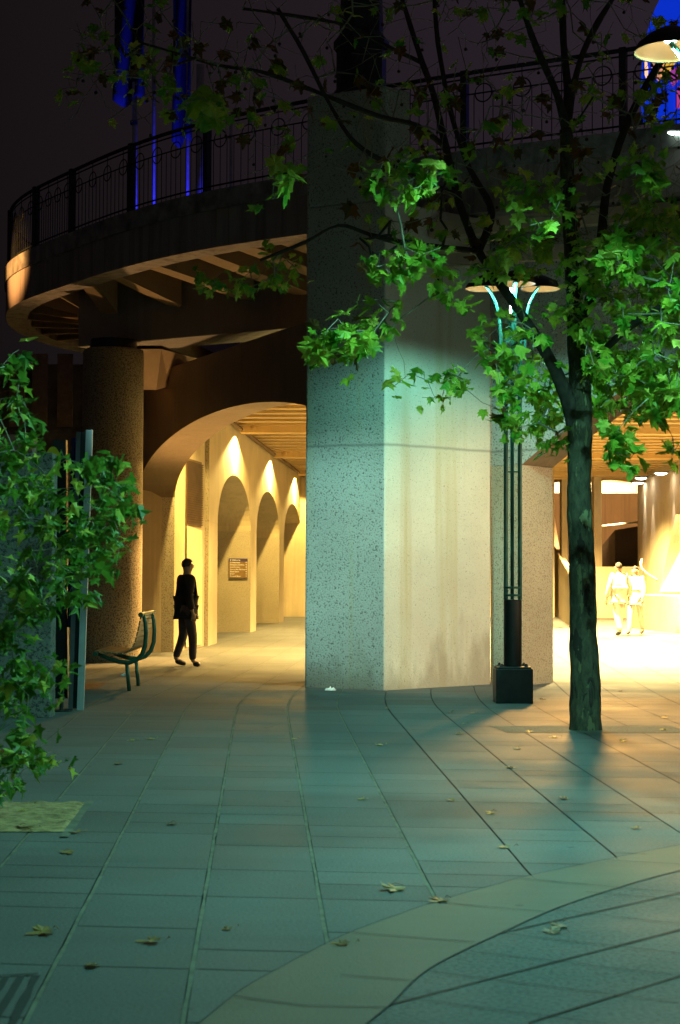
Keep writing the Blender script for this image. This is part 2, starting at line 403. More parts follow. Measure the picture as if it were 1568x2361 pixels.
# curved smooth band
outer = [(300, 2500), (475, 2349), (550, 2289), (625, 2244), (755, 2176), (834, 2141), (931, 2106), (1009, 2079), (1144, 2041), (1219, 2021), (1409, 1981), (1568, 1950), (1800, 1912)]
inner = [(690, 2500), (849, 2361), (904, 2316), (954, 2264), (1019, 2219), (1154, 2154), (1289, 2094), (1424, 2049), (1568, 2009), (1800, 1960)]
def resample(pts, n):
    pts = [Vector((p.x, p.y, 0)) for p in pts]
    L = [0]
    for a, b in zip(pts, pts[1:]): L.append(L[-1] + (b - a).length)
    res = []
    for k in range(n):
        s = L[-1]*k/(n-1)
        for i in range(len(L)-1):
            if s <= L[i+1] + 1e-9:
                t = (s - L[i])/(L[i+1] - L[i] + 1e-12)
                p0 = pts[max(i-1, 0)]; p1 = pts[i]; p2 = pts[i+1]; p3 = pts[min(i+2, len(pts)-1)]
                res.append(p1.lerp(p2, t) if False else 0.5*((2*p1) + (p2-p0)*t + (2*p0-5*p1+4*p2-p3)*t*t + (3*p1-p0-3*p2+p3)*t**3)); break
    return res
ro = resample([G(*p) for p in outer], 60); ri = resample([G(*p) for p in inner], 60)
bd = MB(); vs = [Vector((p.x, p.y, 0.003)) for p in ro + ri]
bd.add(vs, [(i, i+1, 60+i+1, 60+i) for i in range(59)])
tag(bd.build('stone_band_path', M['band']), kind='structure')
low = MB(); far = Vector((12, 3.2, 0.002))
vs = [Vector((p.x, p.y, 0.002)) for p in ri] + [Vector((p.x + 12, min(p.y, 9) - 1.5, 0.002)) for p in ri]
low.add(vs, [(i, i+1, 60+i+1, 60+i) for i in range(59)])
low.add([Vector((ri[0].x, ri[0].y, 0.002)), Vector((ri[0].x + 12, ri[0].y-1.5, 0.002)), Vector((14, 1, 0.002)), Vector((-1, 1, 0.002))], [(0, 1, 2, 3)])
tag(low.build('coarse_pavement', M['pave2']), kind='structure')
jd = MB()
def strip(mbx, pxs, wd, z):
    pts = [G(*p) for p in pxs]
    dense = []
    for a, b in zip(pts, pts[1:]):
        n = max(2, int((b - a).length/0.15))
        for k in range(n): dense.append(a.lerp(b, k/n))
    dense.append(pts[-1]); prev = None
    for k, p in enumerate(dense):
        t = (dense[min(k+1, len(dense)-1)] - dense[max(k-1, 0)]).normalized(); nn = Vector((-t.y, t.x, 0))
        h = wd/2*(1 + 0.5*noise.noise(p*6)); off = nn*0.002*noise.noise(p*9 + Vector((5, 5, 5)))
        cur = (p + nn*h + off + Vector((0, 0, z)), p - nn*h + off + Vector((0, 0, z)))
        if prev: mbx.add([prev[0], prev[1], cur[1], cur[0]], [(0, 1, 2, 3)])
        prev = cur
def strip_w(mbx, pts, wd, z):
    for k in range(len(pts)-1):
        a, b = pts[k], pts[k+1]; t = (b-a).normalized(); nn = Vector((-t.y, t.x, 0))*wd/2
        mbx.add([(a.x-nn.x, a.y-nn.y, z), (b.x-nn.x, b.y-nn.y, z), (b.x+nn.x, b.y+nn.y, z), (a.x+nn.x, a.y+nn.y, z)], [(0, 1, 2, 3)])
strip_w(jd, ro, 0.004, 0.006); strip_w(jd, ri, 0.007, 0.006)
for l in ([(812, 2153), (1094, 2175)], [(784, 2251), (954, 2264)], [(1009, 2083), (1256, 2105)], [(1201, 2028), (1429, 2049)], [(540, 2300), (700, 2322), (890, 2326)], [(1390, 1985), (1568, 1995)]):
    strip(jd, l, 0.007, 0.0075)
for l in ([(1154, 2154), (1700, 2031)], [(900, 2319), (1700, 2112)], [(1219, 2361), (1700, 2212)], [(1500, 2400), (1700, 2330)]):
    strip(jd, l, 0.011, 0.006)
for l in ([(989, 2243), (1568, 2315)], [(1069, 2195), (1568, 2252)], [(1154, 2154), (1568, 2201)],
          [(919, 2301), (1269, 2347), (1400, 2365)], [(1349, 2059), (1519, 2072), (1700, 2085)], [(1280, 2100), (1500, 2125), (1568, 2132)], [(1424, 2049), (1568, 2060)]):
    strip(jd, l, 0.006, 0.0068)
tag(jd.build('pavement_joints', M['jointdark']), kind='structure')
# tree pits, plates
def patch(name, pxs, mat, z, lumps=0.0, sub=16):
    q = [G(*p) for p in pxs]; m = MB(); vs = []
    for a in range(sub+1):
        for b in range(sub+1):
            s, t = a/sub, b/sub
            p = q[0].lerp(q[1], s).lerp(q[3].lerp(q[2], s), t)
            p = Vector((p.x, p.y, z + lumps*max(0, noise.noise(p*9) + 0.3)*(1 if 0 < a < sub and 0 < b < sub else 0)))
            vs.append(p)
    fs = [(a*(sub+1)+b, a*(sub+1)+b+1, (a+1)*(sub+1)+b+1, (a+1)*(sub+1)+b) for a in range(sub) for b in range(sub)]
    m.add(vs, fs); return m.build(name, mat)
tag(patch('tree_pit_soil', [(-230, 1850), (196, 1851), (150, 1919), (-290, 1919)], M['soil'], 0.004, 0.018, 40), kind='structure')
tag(patch('tree_pit_gravel', [(1128, 1674), (1545, 1674), (1600, 1690), (1172, 1690)], M['pit'], 0.003, 0.0, 4), kind='structure')
ed = MB(); strip(ed, [(207, 1849), (148, 1932)], 0.05, 0.0072)
tag(ed.build('tree_pit_edging', M['mortar']), kind='structure')
o = patch('access_cover', [(196, 1577), (246, 1575), (228, 1588), (190, 1592)], M['rustplate'], 0.004, 0, 3)
tag(o, 'rust brown flat cover plate in the paving between grey post and bench', 'cover plate')
pl = MB()
for (a, b) in (((-60, 2255), (88, 2248)),): strip(pl, [a, b], 0.02, 0.006)
for k in range(4): strip(pl, [(84 - k*34, 2252 + k*1.5), (10 - k*50, 2400)], 0.03, 0.006)
tag(pl.build('drain_grate', M['jointdark']), 'low ribbed grate set in dark paving at the bottom left', 'grate')

# ------------------------------------------------------------------ big pier with pedestal
A = G(703, 1585); B = G(886, 1592); C = G(1131, 1578); J1 = G(1276, 1574)
D2 = Vector((0.87, -0.49, 0)).normalized()
J0 = Vector((2.46, C.y - 0.49/0.87*(2.46 - C.x), 0))
pr = thing('bridge_pier', (0.5, 21.5, 0), 'massive faceted pebble concrete pier carrying the bridge, in the middle of the picture', 'pier')
poly = [A, B, C, Vector((1.9, 23.6, 0)), Vector((0.6, 24.2, 0)), Vector((-0.35, 23.2, 0))]
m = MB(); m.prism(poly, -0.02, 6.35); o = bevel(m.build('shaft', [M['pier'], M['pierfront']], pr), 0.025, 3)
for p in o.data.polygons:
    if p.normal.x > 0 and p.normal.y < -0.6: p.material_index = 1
Dp = B.lerp(C, 0.22); cen = Vector((0.2, 22.3, 0))
m = MB(); m.prism([A, B, Dp, Vector((0.75, 23.5, 0)), Vector((-0.3, 23.2, 0))], 6.35, 7.85)
bevel(m.build('pedestal', M['pier'], pr), 0.03, 2)
m = MB(); c0 = (0.27, 22.25, 0)
m.lathe(c0, [(0.42, 7.85), (0.42, 8.0), (0.34, 8.1), (0.34, 8.6), (0.38, 8.65), (0.38, 8.75), (0.30, 8.85), (0.27, 9.8), (0.33, 9.85), (0.33, 9.95), (0.2, 10.1), (0.16, 12.5)], 10)
m.build('iron_lamp_base', M['iron'], pr)
# ------------------------------------------------------------------ arch walls
def arch_wall(name, p0, p1, T, zs, rise, ztop, mats, label, cat, par='ell', seg=36, mats_jamb=None, jamb0=True):
    """wall from p0 to p1 pierced by one arch; T is the thickness vector"""
    th = thing(name, (p0.x, p0.y, 0), label, cat)
    m = MB(); so = MB()
    def z(t):
        u = 2*t - 1
        return zs + rise*(math.sqrt(max(0, 1 - u*u)) if par == 'ell' else 1 - u*u)
    pts = []
    for k in range(seg+1):
        t = 0.5 - 0.5*math.cos(math.pi*k/seg)
        p = p0.lerp(p1, t); pts.append((Vector((p.x, p.y, z(t))), Vector((p.x, p.y, ztop))))
    for (a, at_), (b, bt) in zip(pts, pts[1:]):
        m.add([a, b, bt, at_], [(0, 1, 2, 3)])
        m.add([a + T, b + T, bt + T, at_ + T], [(3, 2, 1, 0)])
        m.add([at_, bt, bt + T, at_ + T], [(0, 1, 2, 3)])
        so.add([a, b, b + T, a + T], [(3, 2, 1, 0)])
    e0, e1 = pts[0], pts[-1]
    for e in (e0, e1): m.add([e[0], e[1], e[1] + T, e[0] + T], [(0, 1, 2, 3)])
    m.build('spandrel', mats[0], th); so.build('soffit', mats[1], th, smooth=True)
    return th
p0 = G(313, 1503); jb = G(403, 1508)
jb = Vector(((403 - 784)/F*31.25, 31.25, 0)); T0 = jb - p0
PB = Vector((0.35, 22.3, 0))
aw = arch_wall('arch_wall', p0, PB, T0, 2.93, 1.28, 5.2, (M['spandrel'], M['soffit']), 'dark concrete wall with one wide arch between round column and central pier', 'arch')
m = MB(); m.prism([p0, jb, jb + Vector((0, 1.0, 0)), p0 + Vector((-0.4, 1.2, 0))], -0.02, 2.928)
bevel(m.build('jamb', M['jamb'], aw), 0.015, 2)
# right arch wall
Tr = J1 - J0
m_end = J0 + D2*8.2
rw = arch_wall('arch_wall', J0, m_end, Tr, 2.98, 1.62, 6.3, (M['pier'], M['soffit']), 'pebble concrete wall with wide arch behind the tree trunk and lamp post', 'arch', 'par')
m = MB(); m.prism([C + Vector((0.01, 0.12, 0)), J0, J1, C + Vector((0.4, 1.2, 0))], -0.02, 2.978); bevel(m.build('jamb', M['jamb'], rw), 0.015, 2)
m = MB(); m.prism([C + Vector((0.01, 0.12, 0)), J0, J1, C + Vector((0.4, 1.2, 0))], 2.98, 6.3); m.build('upper_wall', M['pier'], rw)
m = MB(); e = m_end; m.prism([e, e + D2*2.5, e + D2*2.5 + Tr, e + Tr], -0.02, 6.3); m.build('far_pier', M['pier'], rw)
for (za, zb, pr_) in ((5.55, 5.72, 0.10), (5.95, 6.15, 0.16)):
    m = MB(); nn = Vector((-0.49, -0.87, 0)).normalized()
    q = C + nn*pr_; m.prism([B.lerp(C, .45) + nn*pr_, q + D2*8.0, C + D2*8.0, B.lerp(C, .45)], za, zb); m.build('cornice', M['rib'], rw)
# ------------------------------------------------------------------ column
cb = G(246, 1528); cx, cyy = cb.x, cb.y + 0.5
cl = thing('round_column', (cx, cyy, 0), 'thick round pebble concrete column under the curved bridge, behind the bench', 'column')
m = MB(); m.lathe((cx, cyy, 0), [(0.515, -0.02), (0.515, 5.25), (0.50, 5.29), (0.0, 5.29)], 64); o = m.build('shaft', M['column'], cl, smooth=False)
o.data.polygons.foreach_set('use_smooth', [abs(p.normal.z) < 0.5 for p in o.data.polygons])
m = MB(); m.lathe((cx, cyy, 0), [(0.0, 5.29), (0.40, 5.292), (0.40, 5.46), (0, 5.46)], 40); m.build('bearing', M['black'], cl)
# ------------------------------------------------------------------ curved bridge deck
EP = [(10.5, 17.7), (8, 19.05), (5.5, 20.35), (3.56, 21.35), (1.6, 22.35), (-.5, 23.9-.25), (-2.1, 24.8), (-3.5, 26.3), (-4.7, 28.0), (-5.58, 29.3), (-6.2, 30.5), (-6.55, 32.0), (-6.62, 33.6), (-6.3, 35.4), (-5.5, 37.2), (-4.2, 38.8), (-2.5, 40)]
def spline(pts, step=0.2):
    out_ = []
    for i in range(len(pts)-1):
        p0_, p1_, p2_, p3_ = (np.array(pts[max(i-1, 0)]), np.array(pts[i]), np.array(pts[i+1]), np.array(pts[min(i+2, len(pts)-1)]))
        n = max(2, int(np.linalg.norm(p2_-p1_)/step))
        for k in range(n):
            t = k/n
            q = 0.5*((2*p1_) + (p2_-p0_)*t + (2*p0_-5*p1_+4*p2_-p3_)*t*t + (3*p1_-p0_-3*p2_+p3_)*t**3)
            out_.append(Vector((q[0], q[1], 0)))
    out_.append(Vector((*pts[-1], 0)))
    return out_
E = spline(EP, 0.12)
for _ in range(60):
    E = [E[0]] + [(E[i-1] + E[i]*2 + E[i+1])/4 for i in range(1, len(E)-1)] + [E[-1]]
EL = [0]
for a, b in zip(E, E[1:]): EL.append(EL[-1] + (b-a).length)
def onE(s, off=0.0):
    s = min(max(s, 0), EL[-1]-1e-4)
    lo, hi = 0, len(EL)-1
    while hi - lo > 1:
        mid = (lo+hi)//2
        if EL[mid] <= s: lo = mid
        else: hi = mid
    t = (s - EL[lo])/(EL[hi]-EL[lo]); p = E[lo].lerp(E[hi], t)
    a = E[max(lo-2, 0)]; b = E[min(hi+2, len(E)-1)]; d = (b-a).normalized()
    n = Vector((d.y, -d.x, 0))
    return p + n*off, d, n
def sweep(mbx, prof, s0=0, s1=None, step=0.25):
    """profile: list of (offset inward, z)"""
    s1 = EL[-1] if s1 is None else s1; n = int((s1-s0)/step)+1; k = len(prof); vs = []; fs = []
    for i in range(n+1):
        s = s0 + (s1-s0)*i/n
        for (of, z) in prof:
            p, d, nn = onE(s, of); vs.append(Vector((p.x, p.y, z)))
    for i in range(n):
        for j in range(k): fs.append((i*k+j, i*k+(j+1) % k, (i+1)*k+(j+1) % k, (i+1)*k+j))
    mbx.add(vs, fs)
def sE(px, py_hint=None):
    """arclength where the edge shows at image column px (front side)"""
    best = None
    for i in range(0, len(E)):
        p = E[i]
        if p.y < 1: continue
        x = W0/2 + p.x/p.y*F
        dd = abs(x - px)
        if EL[i] > s_tan: break
        if best is None or dd < best[0]: best = (dd, EL[i])
    return best[1]
s_tan = min(range(len(E)), key=lambda i: E[i].x/E[i].y); s_tan = EL[s_tan]
br = thing('curved_bridge_deck', (-2, 28, 6.4), 'curved concrete bridge deck with rounded end, ribs underneath and stained edge', 'bridge')
m = MB(); sweep(m, [(0, 6.40), (0, 6.98), (0.42, 6.98), (0.42, 6.40)]); m.build('edge_beam', M['fascia'], br, smooth=False)
m = MB(); sweep(m, [(-0.03, 6.98), (-0.03, 7.27), (0.10, 7.27), (0.10, 6.98)]); m.build('steel_kerb', M['steelband'], br)
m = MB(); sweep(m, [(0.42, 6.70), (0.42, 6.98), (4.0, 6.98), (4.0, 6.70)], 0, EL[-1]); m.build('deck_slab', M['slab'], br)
# ribs to an inner girder
g0 = Vector((-4.62, 28.85, 0)); g1 = Vector((-0.2, 26.15, 0)); gd = (g1 - g0).normalized(); gn = Vector((-gd.y, gd.x, 0))
m = MB(); m.prism([g0, g1 + gd*1.2, g1 + gd*1.2 + gn*0.95, g0 + gn*0.95], 5.46, 6.70); bevel(m.build('girder', M['girder'], br), 0.015, 2)
# inner ring girder continuing behind
m = MB(); m.prism([g0 + gn*0.95, g0 + gn*0.95 + Vector((1.4, 5, 0)), g0 + gn*0.95 + Vector((2.0, 5, 0)), g0 + gn*0.95 + Vector((0.9, 0, 0))], 5.9, 6.70); m.build('girder', M['girder'], br)
def rib(a, b, za0, zb0, wd=0.40):
    m = MB(); d = (b - a).normalized(); n = Vector((-d.y, d.x, 0))*wd/2
    vs = [a - n, a + n, b + n, b - n]
    lo = [Vector((v.x, v.y, z)) for v, z in zip(vs, (za0, za0, zb0, zb0))]; hi = [Vector((v.x, v.y, 6.71)) for v in vs]
    m.add(lo + hi, [(0, 3, 2, 1), (4, 5, 6, 7), (0, 1, 5, 4), (1, 2, 6, 5), (2, 3, 7, 6), (3, 0, 4, 7)])
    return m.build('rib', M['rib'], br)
Gl = (g1 - g0).length
for (px0, px1) in ((150, 250), (215, 408), (300, 575), (415, 700), (520, 820), (620, 930)):
    s = sE(px0); a, d, n = onE(s, 0.40)
    k = (px1 - W0/2)/F
    # point on girder front face at image column px1
    t = (k*g0.y - g0.x)/(gd.x - k*gd.y)
    b = g0 + gd*t
    rib(a, b, 6.42, 5.98)
back = g0 + gn*0.45 + Vector((0.1, 0, 0))
for k in range(7):
    s = sE(95) + (k+0.3)*1.05
    a, d, n = onE(s, 0.40)
    rib(a, back + Vector((0.05*k, 0.30*k, 0)), 6.42, 6.0, 0.2)
# bracket (capital) behind the column
m = MB()
q0 = Vector((cx + 0.1, cyy + 0.9, 0)); bw = 0.45
vs = [Vector((cx-0.4, cyy+0.7, 5.40)), Vector((cx+0.75, cyy+0.6, 5.40)), Vector((cx+1.25, cyy+2.3, 5.45)), Vector((cx-0.2, cyy+2.6, 5.45)),
      Vector((cx-0.4, cyy+1.2, 4.75)), Vector((cx+0.6, cyy+1.2, 4.75)), Vector((cx+0.75, cyy+2.0, 4.9)), Vector((cx-0.2, cyy+2.0, 4.9))]
m.add(vs, [(0, 1, 2, 3), (4, 7, 6, 5), (0, 4, 5, 1), (1, 5, 6, 2), (2, 6, 7, 3), (3, 7, 4, 0)]); m.build('bracket', M['rib'], br)

# ------------------------------------------------------------------ railing
rl = thing('bridge_railing', (-2, 26, 7.27), 'black iron railing with rings and thin balusters along the curved bridge edge', 'railing')
of = 0.06
def rail(z, r, s0, s1, name):
    m = MB(); n = int((s1-s0)/0.2)
    m.tube([onE(s0 + (s1-s0)*k/n, of)[0] + Vector((0, 0, z)) for k in range(n+1)], r, 6); return m.build(name, M['iron'], rl)
S0 = 2.0; S1 = EL[-1] - 0.3
rail(8.36, 0.030, S0, S1, 'handrail'); rail(8.28, 0.012, S0, S1, 'upper_rail'); rail(7.36, 0.014, S0, S1, 'bottom_rail'); rail(8.06, 0.011, S0, S1, 'middle_rail')
posts = [sE(p) for p in (65, 150, 290, 465)]
sp_ = 2.25
lst = sorted(posts + [posts[-1] - sp_*k for k in range(1, 9) if posts[-1] - sp_*k > S0] + [posts[0] + sp_*0.95*k for k in range(1, 7) if posts[0] + sp_*0.95*k < S1])
for s in lst:
    p, d, n = onE(s, of); m = MB(); m.box((p.x, p.y, 7.83), (0.09, 0.10, 1.12), math.atan2(d.y, d.x)); m.build('post', M['iron'], rl)
for a, b in zip(lst, lst[1:]):
    m = MB(); nb = 16
    for k in range(1, nb):
        s = a + (b-a)*k/nb; p, d, n = onE(s, of)
        tall = k in (2, 6, 10, 14)
        m.tube([p + Vector((0, 0, 7.30)), p + Vector((0, 0, 8.34 if tall else 8.06))], 0.008, 4)
        if tall: m.ring(p + Vector((0, 0, 8.06)), d, (0, 0, 1), 0.125, 0.010, 18, 4)
    m.build('baluster_panel', M['iron'], rl)

# ------------------------------------------------------------------ undercroft: arcade, ceiling, right side
ar = thing('arcade_wall', (-2.6, 42, 0), 'lit yellow concrete arcade wall with row of tall arches receding on the left of the passage', 'arcade wall')
bays = [(35.35, 41.75), (43.1, 49.5), (51.0, 57.6), (59.2, 66.0)]
TH = 1.05
def wp(Y, z, back_=0): return Vector((wallx(Y) - (TH if back_ else 0), Y, z))
m = MB(); so = MB(); zt = 4.97; ZS = 2.56; RS = 1.22
segs = [(33.95, None)]
def wallquad(ya, za0, yb, zb0):
    m.add([wp(ya, za0), wp(yb, zb0), wp(yb, zt), wp(ya, zt)], [(0, 1, 2, 3)])
prevY = 33.95
for (a, b) in bays:
    wallquad(prevY, ZS, a, ZS)
    n = 30
    for k in range(n):
        t0 = 0.5 - 0.5*math.cos(math.pi*k/n); t1 = 0.5 - 0.5*math.cos(math.pi*(k+1)/n)
        z0_ = ZS + RS*math.sqrt(max(0, 1-(2*t0-1)**2)); z1_ = ZS + RS*math.sqrt(max(0, 1-(2*t1-1)**2))
        ya, yb = a+(b-a)*t0, a+(b-a)*t1
        wallquad(ya, z0_, yb, z1_)
        so.add([wp(ya, z0_), wp(yb, z1_), wp(yb, z1_, 1), wp(ya, z0_, 1)], [(0, 1, 2, 3)])
    prevY = b
wallquad(prevY, ZS, 72, ZS)
m.build('wall', M['wall'], ar); so.build('soffit', M['wall'], ar, smooth=True)
edges = [33.95] + [v for ab in bays for v in ab] + [72]
for k in range(0, len(edges), 2):
    a, b = edges[k], edges[k+1]
    pm = MB(); q = [wp(a, 0), wp(b, 0), wp(b, 0, 1), wp(a, 0, 1)]
    pm.prism(q, -0.02, ZS - 0.002); po = pm.build('pier', [M['wall'], M['jamb']], ar)
    for p in po.data.polygons: p.material_index = 1 if abs(p.normal.y) > 0.9 else 0
m = MB(); m.box((wallx(34)-0.56, 33.99, (ZS+4.97)/2), (1.12, 0.08, 4.97-ZS-0.006)); m.build('return_face', M['jamb'], ar)
# short recessed wall with hoarding
rx = wallx(32) - 0.02
m = MB(); m.prism([jb + Vector((0.0, 0.02, 0)), Vector((wallx(33.9) - 0.08, 33.93, 0)), Vector((wallx(33.9) - 1.0, 33.93, 0)), jb + Vector((-0.8, 0.02, 0))], 0, 4.95)
tag(m.build('side_wall', M['wall']), 'smooth yellow lit wall strip beside the gritty jamb, left of the hoarding', 'wall')
ua = P(428, 1480, 31.6); 
def side(px):  # point on the recessed wall plane at an image column, a little proud
    k = (px - W0/2)/F; a = jb; b = Vector((wallx(33.9) - 0.08, 33.93, 0)); d = b - a
    t = (k*a.y - a.x)/(d.x - k*d.y); return a + d*t
h0, h1 = side(427), side(463)
hd = thing('hoarding', (h0.x, h0.y, 0), 'pale corrugated sheet hoarding leaning on passage wall under a brown louvre', 'hoarding')
m = MB(); n = 44; vs = []
for k in range(n+1):
    t = k/n; p = h0.lerp(h1, t); r_ = 0.035 + 0.02*math.sin(t*2*math.pi*9)
    for z in (0.05, 2.42 - 0.06*t): vs.append(Vector((p.x + r_, p.y, z)))
m.add(vs, [(2*k, 2*k+2, 2*k+3, 2*k+1) for k in range(n)]); m.build('corrugated_sheet', M['sheet'], hd)
m = MB(); vs = []
for j in range(28):
    z = 2.45 + j*0.045
    m.add([h0 + Vector((0.02, 0, z)), h1 + Vector((0.02, 0, z)), h1 + Vector((0.06, 0, z+0.03)), h0 + Vector((0.06, 0, z+0.03))], [(0, 1, 2, 3)])
m.add([h0 + Vector((0.012, 0, 2.42)), h1 + Vector((0.012, 0, 2.42)), h1 + Vector((0.012, 0, 3.75)), h0 + Vector((0.012, 0, 3.75))], [(0, 1, 2, 3)])
m.build('louvre', M['louvre'], hd)
# ceiling with cross beams
cg = thing('vault_ceiling', (3, 45, 5), 'ribbed concrete ceiling of closely spaced cross beams lit orange above the passages', 'ceiling')
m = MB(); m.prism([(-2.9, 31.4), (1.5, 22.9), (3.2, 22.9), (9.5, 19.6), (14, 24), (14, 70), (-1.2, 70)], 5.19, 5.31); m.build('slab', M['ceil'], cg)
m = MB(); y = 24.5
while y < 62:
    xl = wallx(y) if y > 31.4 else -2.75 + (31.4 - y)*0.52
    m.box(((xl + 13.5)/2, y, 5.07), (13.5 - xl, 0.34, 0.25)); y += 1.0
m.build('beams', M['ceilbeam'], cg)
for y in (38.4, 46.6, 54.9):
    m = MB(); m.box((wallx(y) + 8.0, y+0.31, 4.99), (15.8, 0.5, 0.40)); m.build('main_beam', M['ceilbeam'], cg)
m = MB(); m.tube([(wallx(34)+0.12, 34, 4.86), (wallx(60)+0.12, 60, 4.86)], 0.05, 8)
m.build('conduit', M['ceil'], cg)
for Y in (38.4, 46.6, 54.9):
    f = thing('wall_light', (wallx(Y)+0.42, Y, 4.8), {38.4: 'nearest', 46.6: 'middle', 54.9: 'farthest'}[Y] + ' of three ceiling lamps above the arches of the left arcade', 'lamp', 'lamps washing the arcade wall')
    m = MB(); m.lathe((wallx(Y)+0.42, Y, 0), [(0.0, 4.93), (0.05, 4.93), (0.06, 4.84), (0.05, 4.84), (0.04, 4.9)], 16); m.build('housing', M['ceilbeam'], f)
    
# undercroft back wall with opening
bw_ = thing('underpass_back_wall', (6, 57, 0), 'orange lit concrete back wall and pillars at the far end of the right underpass', 'wall')
Yb = 57.0
def bx(px, Y=Yb): return (px - W0/2)/F*Y
m = MB(); m.box(((-3 + bx(1279))/2, Yb+0.3, 2.6), (bx(1279)+3, 0.5, 5.2)); m.build('wall', M['wall'], bw_)
for (a, b, dy) in ((1296, 1309, 0), (1366, 1384, -0.4)):
    m = MB(); m.box(((bx(a)+bx(b))/2, Yb+0.3+dy, 2.6), (bx(b)-bx(a), 0.6, 5.2)); m.build('pillar', M['wall'], bw_)
m = MB(); m.box((9.2, Yb+0.2, 4.98), (5.5, 0.5, 0.4)); m.build('lintel', M['ceilbeam'], bw_)
lw = MB(); lw.box((9.4, 56.2, 0.88), (3.2, 0.3, 1.76)); bevel(tag(lw.build('haze_wall', M['wall']), 'low pale wall closing the bottom of the dark far opening', 'low wall'), 0.02, 2)  # added pale wall in place of the bright haze of the crowd
# outside beyond opening
ow = thing('retaining_wall', (9.5, 66, 0), 'brown stained retaining wall seen through the far opening under a pale beam', 'wall')
m = MB(); m.box((10.5, 68.2, 2.5), (12, 0.4, 5.0)); m.build('wall', smoothconc('brown_stained_wall', (0.16, 0.10, 0.05), 0.6), ow)
m = MB(); m.box((10.5, 64.2, 4.86), (12, 0.4, 0.42)); m.build('beam', M['grey'], ow)
m = MB(); a = P(1386, 1213, 62); b = P(1486, 1202, 60); m.tube([a, b], 0.035, 6); m.build('handrail', M['grey'], ow)
m = MB(); a = P(1386, 1260, 61.5); b = P(1418, 1222, 60.5); c = P(1490, 1210, 60)
m.add([(a.x, a.y, 0), (b.x, b.y, 0), (c.x, c.y, 0), a, b, c], [(0, 1, 4, 3), (1, 2, 5, 4)]); m.build('ramp_wall', smoothconc('dark_ramp_wall', (0.10, 0.07, 0.045), 0.4), ow)
lamp('SPOT', (9.5, 61, 6.9), 1500, (0.55, 1.0, 1.0), (9.5, 64.1, 5.05), 50, 0.5, 0.1, 'outside_light')
lamp('SPOT', (10, 60.5, 4.4), 5000, (1.0, 0.6, 0.25), (10, 67, 2.0), 120, 0.6, 0.1, 'outside_light')
# right wall
rg = thing('underpass_side_wall', (10.3, 48, 0), 'tall pale wall with white downlight streaks at the far right of the underpass', 'wall')
m = MB(); m.box((10.55, 45, 2.6), (0.5, 24, 5.2)); m.build('wall', M['wall'], rg)
m = MB(); nose = []
pb0 = G(1457, 1448); pb1 = G(1568, 1460)
pn = thing('plinth_wall', (pb0.x, pb0.y, 0), 'low broad speckled concrete plinth in the bright underpass at the right edge', 'plinth')
m = MB(); dd = (pb1 - pb0).normalized(); pe = pb0 + dd*8
m.prism([pb0, pe, pe + Vector((2, 0, 0)), pb0 + Vector((1.7, 0.4, 0))], -0.01, 0.95); bevel(m.build('block', M['jamb'], pn), 0.02, 2)
m = MB(); m.add([P(1528, 1369, 43.8), P(1620, 1369, 42), P(1620, 1190, 43.5), P(1566, 1190, 44.0)], [(0, 1, 2, 3)]); o = m.build('sloped_panel', M['wall'], pn)
sm = o.modifiers.new('Solid', 'SOLIDIFY'); sm.thickness = 0.12; sm.offset = 1
hr = MB(); hr.tube([P(1480, 1290, 45.3), P(1477, 1300, 45.1), P(1480, 1312, 45), P(1494, 1324, 44.8), P(1516, 1338, 44.5)], 0.03, 8)
tag(hr.build('curved_handrail', M['rib']), 'thin curved brown handrail in front of the pale right underpass wall', 'handrail')
lab = {1478: 'middle of three white downlights on the right underpass wall', 1524: 'nearest white downlight on the right underpass wall, throwing a bright streak', 1471: 'farthest white downlight, lowest beside the dark opening'}
for (px, py, Y) in ((1478, 1102, 54.2), (1524, 1091, 50.8), (1471, 1113, 55.6)):
    c = P(px, py, Y); dl = thing('downlight', tuple(c), lab[px], 'downlight', 'downlights on the right underpass wall')
    m = MB(); m.lathe(c, [(0.0, 0.06), (0.22, 0.05), (0.26, 0.0), (0.20, -0.005)], 24); m.tube([c + Vector((0.1, 0, 0.04)), c + Vector((0.6, 0, 0.12))], 0.03, 6); m.build('shade', M['grey'], dl)
    m = MB(); m.lathe(c, [(0.19, -0.008), (0.1, -0.05), (0.0, -0.06)], 16); m.build('bulb', M['downglow'], dl)
    lamp('SPOT', c + Vector((0.12, 0, -0.1)), 260, (1.0, 0.92, 0.78), c + Vector((0.32, 0, -4)), 34, 0.5, 0.05, 'downlight_light')
# stair balustrade
sb = thing('stair_balustrade', (7, 52, 0), 'bright sloping concrete stair side wall with handrail behind the tree trunk', 'balustrade')
a = G(1278, 1416); b = G(1320, 1449)
def atx(px, Y, z): return Vector(((px-W0/2)/F*Y, Y, z))
m = MB(); ta = Vector((a.x, a.y, P(1278, 1265, a.y).z)); tb = Vector((b.x, b.y, P(1320, 1340, b.y).z))
a2 = a + (a-b).normalized()*6; ta2 = Vector((a2.x, a2.y, ta.z + 1.4))
m.add([a2, a, b, ta2, ta, tb], [(0, 1, 4, 3), (1, 2, 5, 4)]); o = m.build('side_wall', M['wall'], sb)
sm = o.modifiers.new('Solid', 'SOLIDIFY'); sm.thickness = 0.2
m = MB(); m.tube([ta2 + Vector((0, 0, .08)), ta + Vector((0, 0, .08)), tb + Vector((0, 0, .08))], 0.035, 6); m.build('handrail', M['rib'], sb)

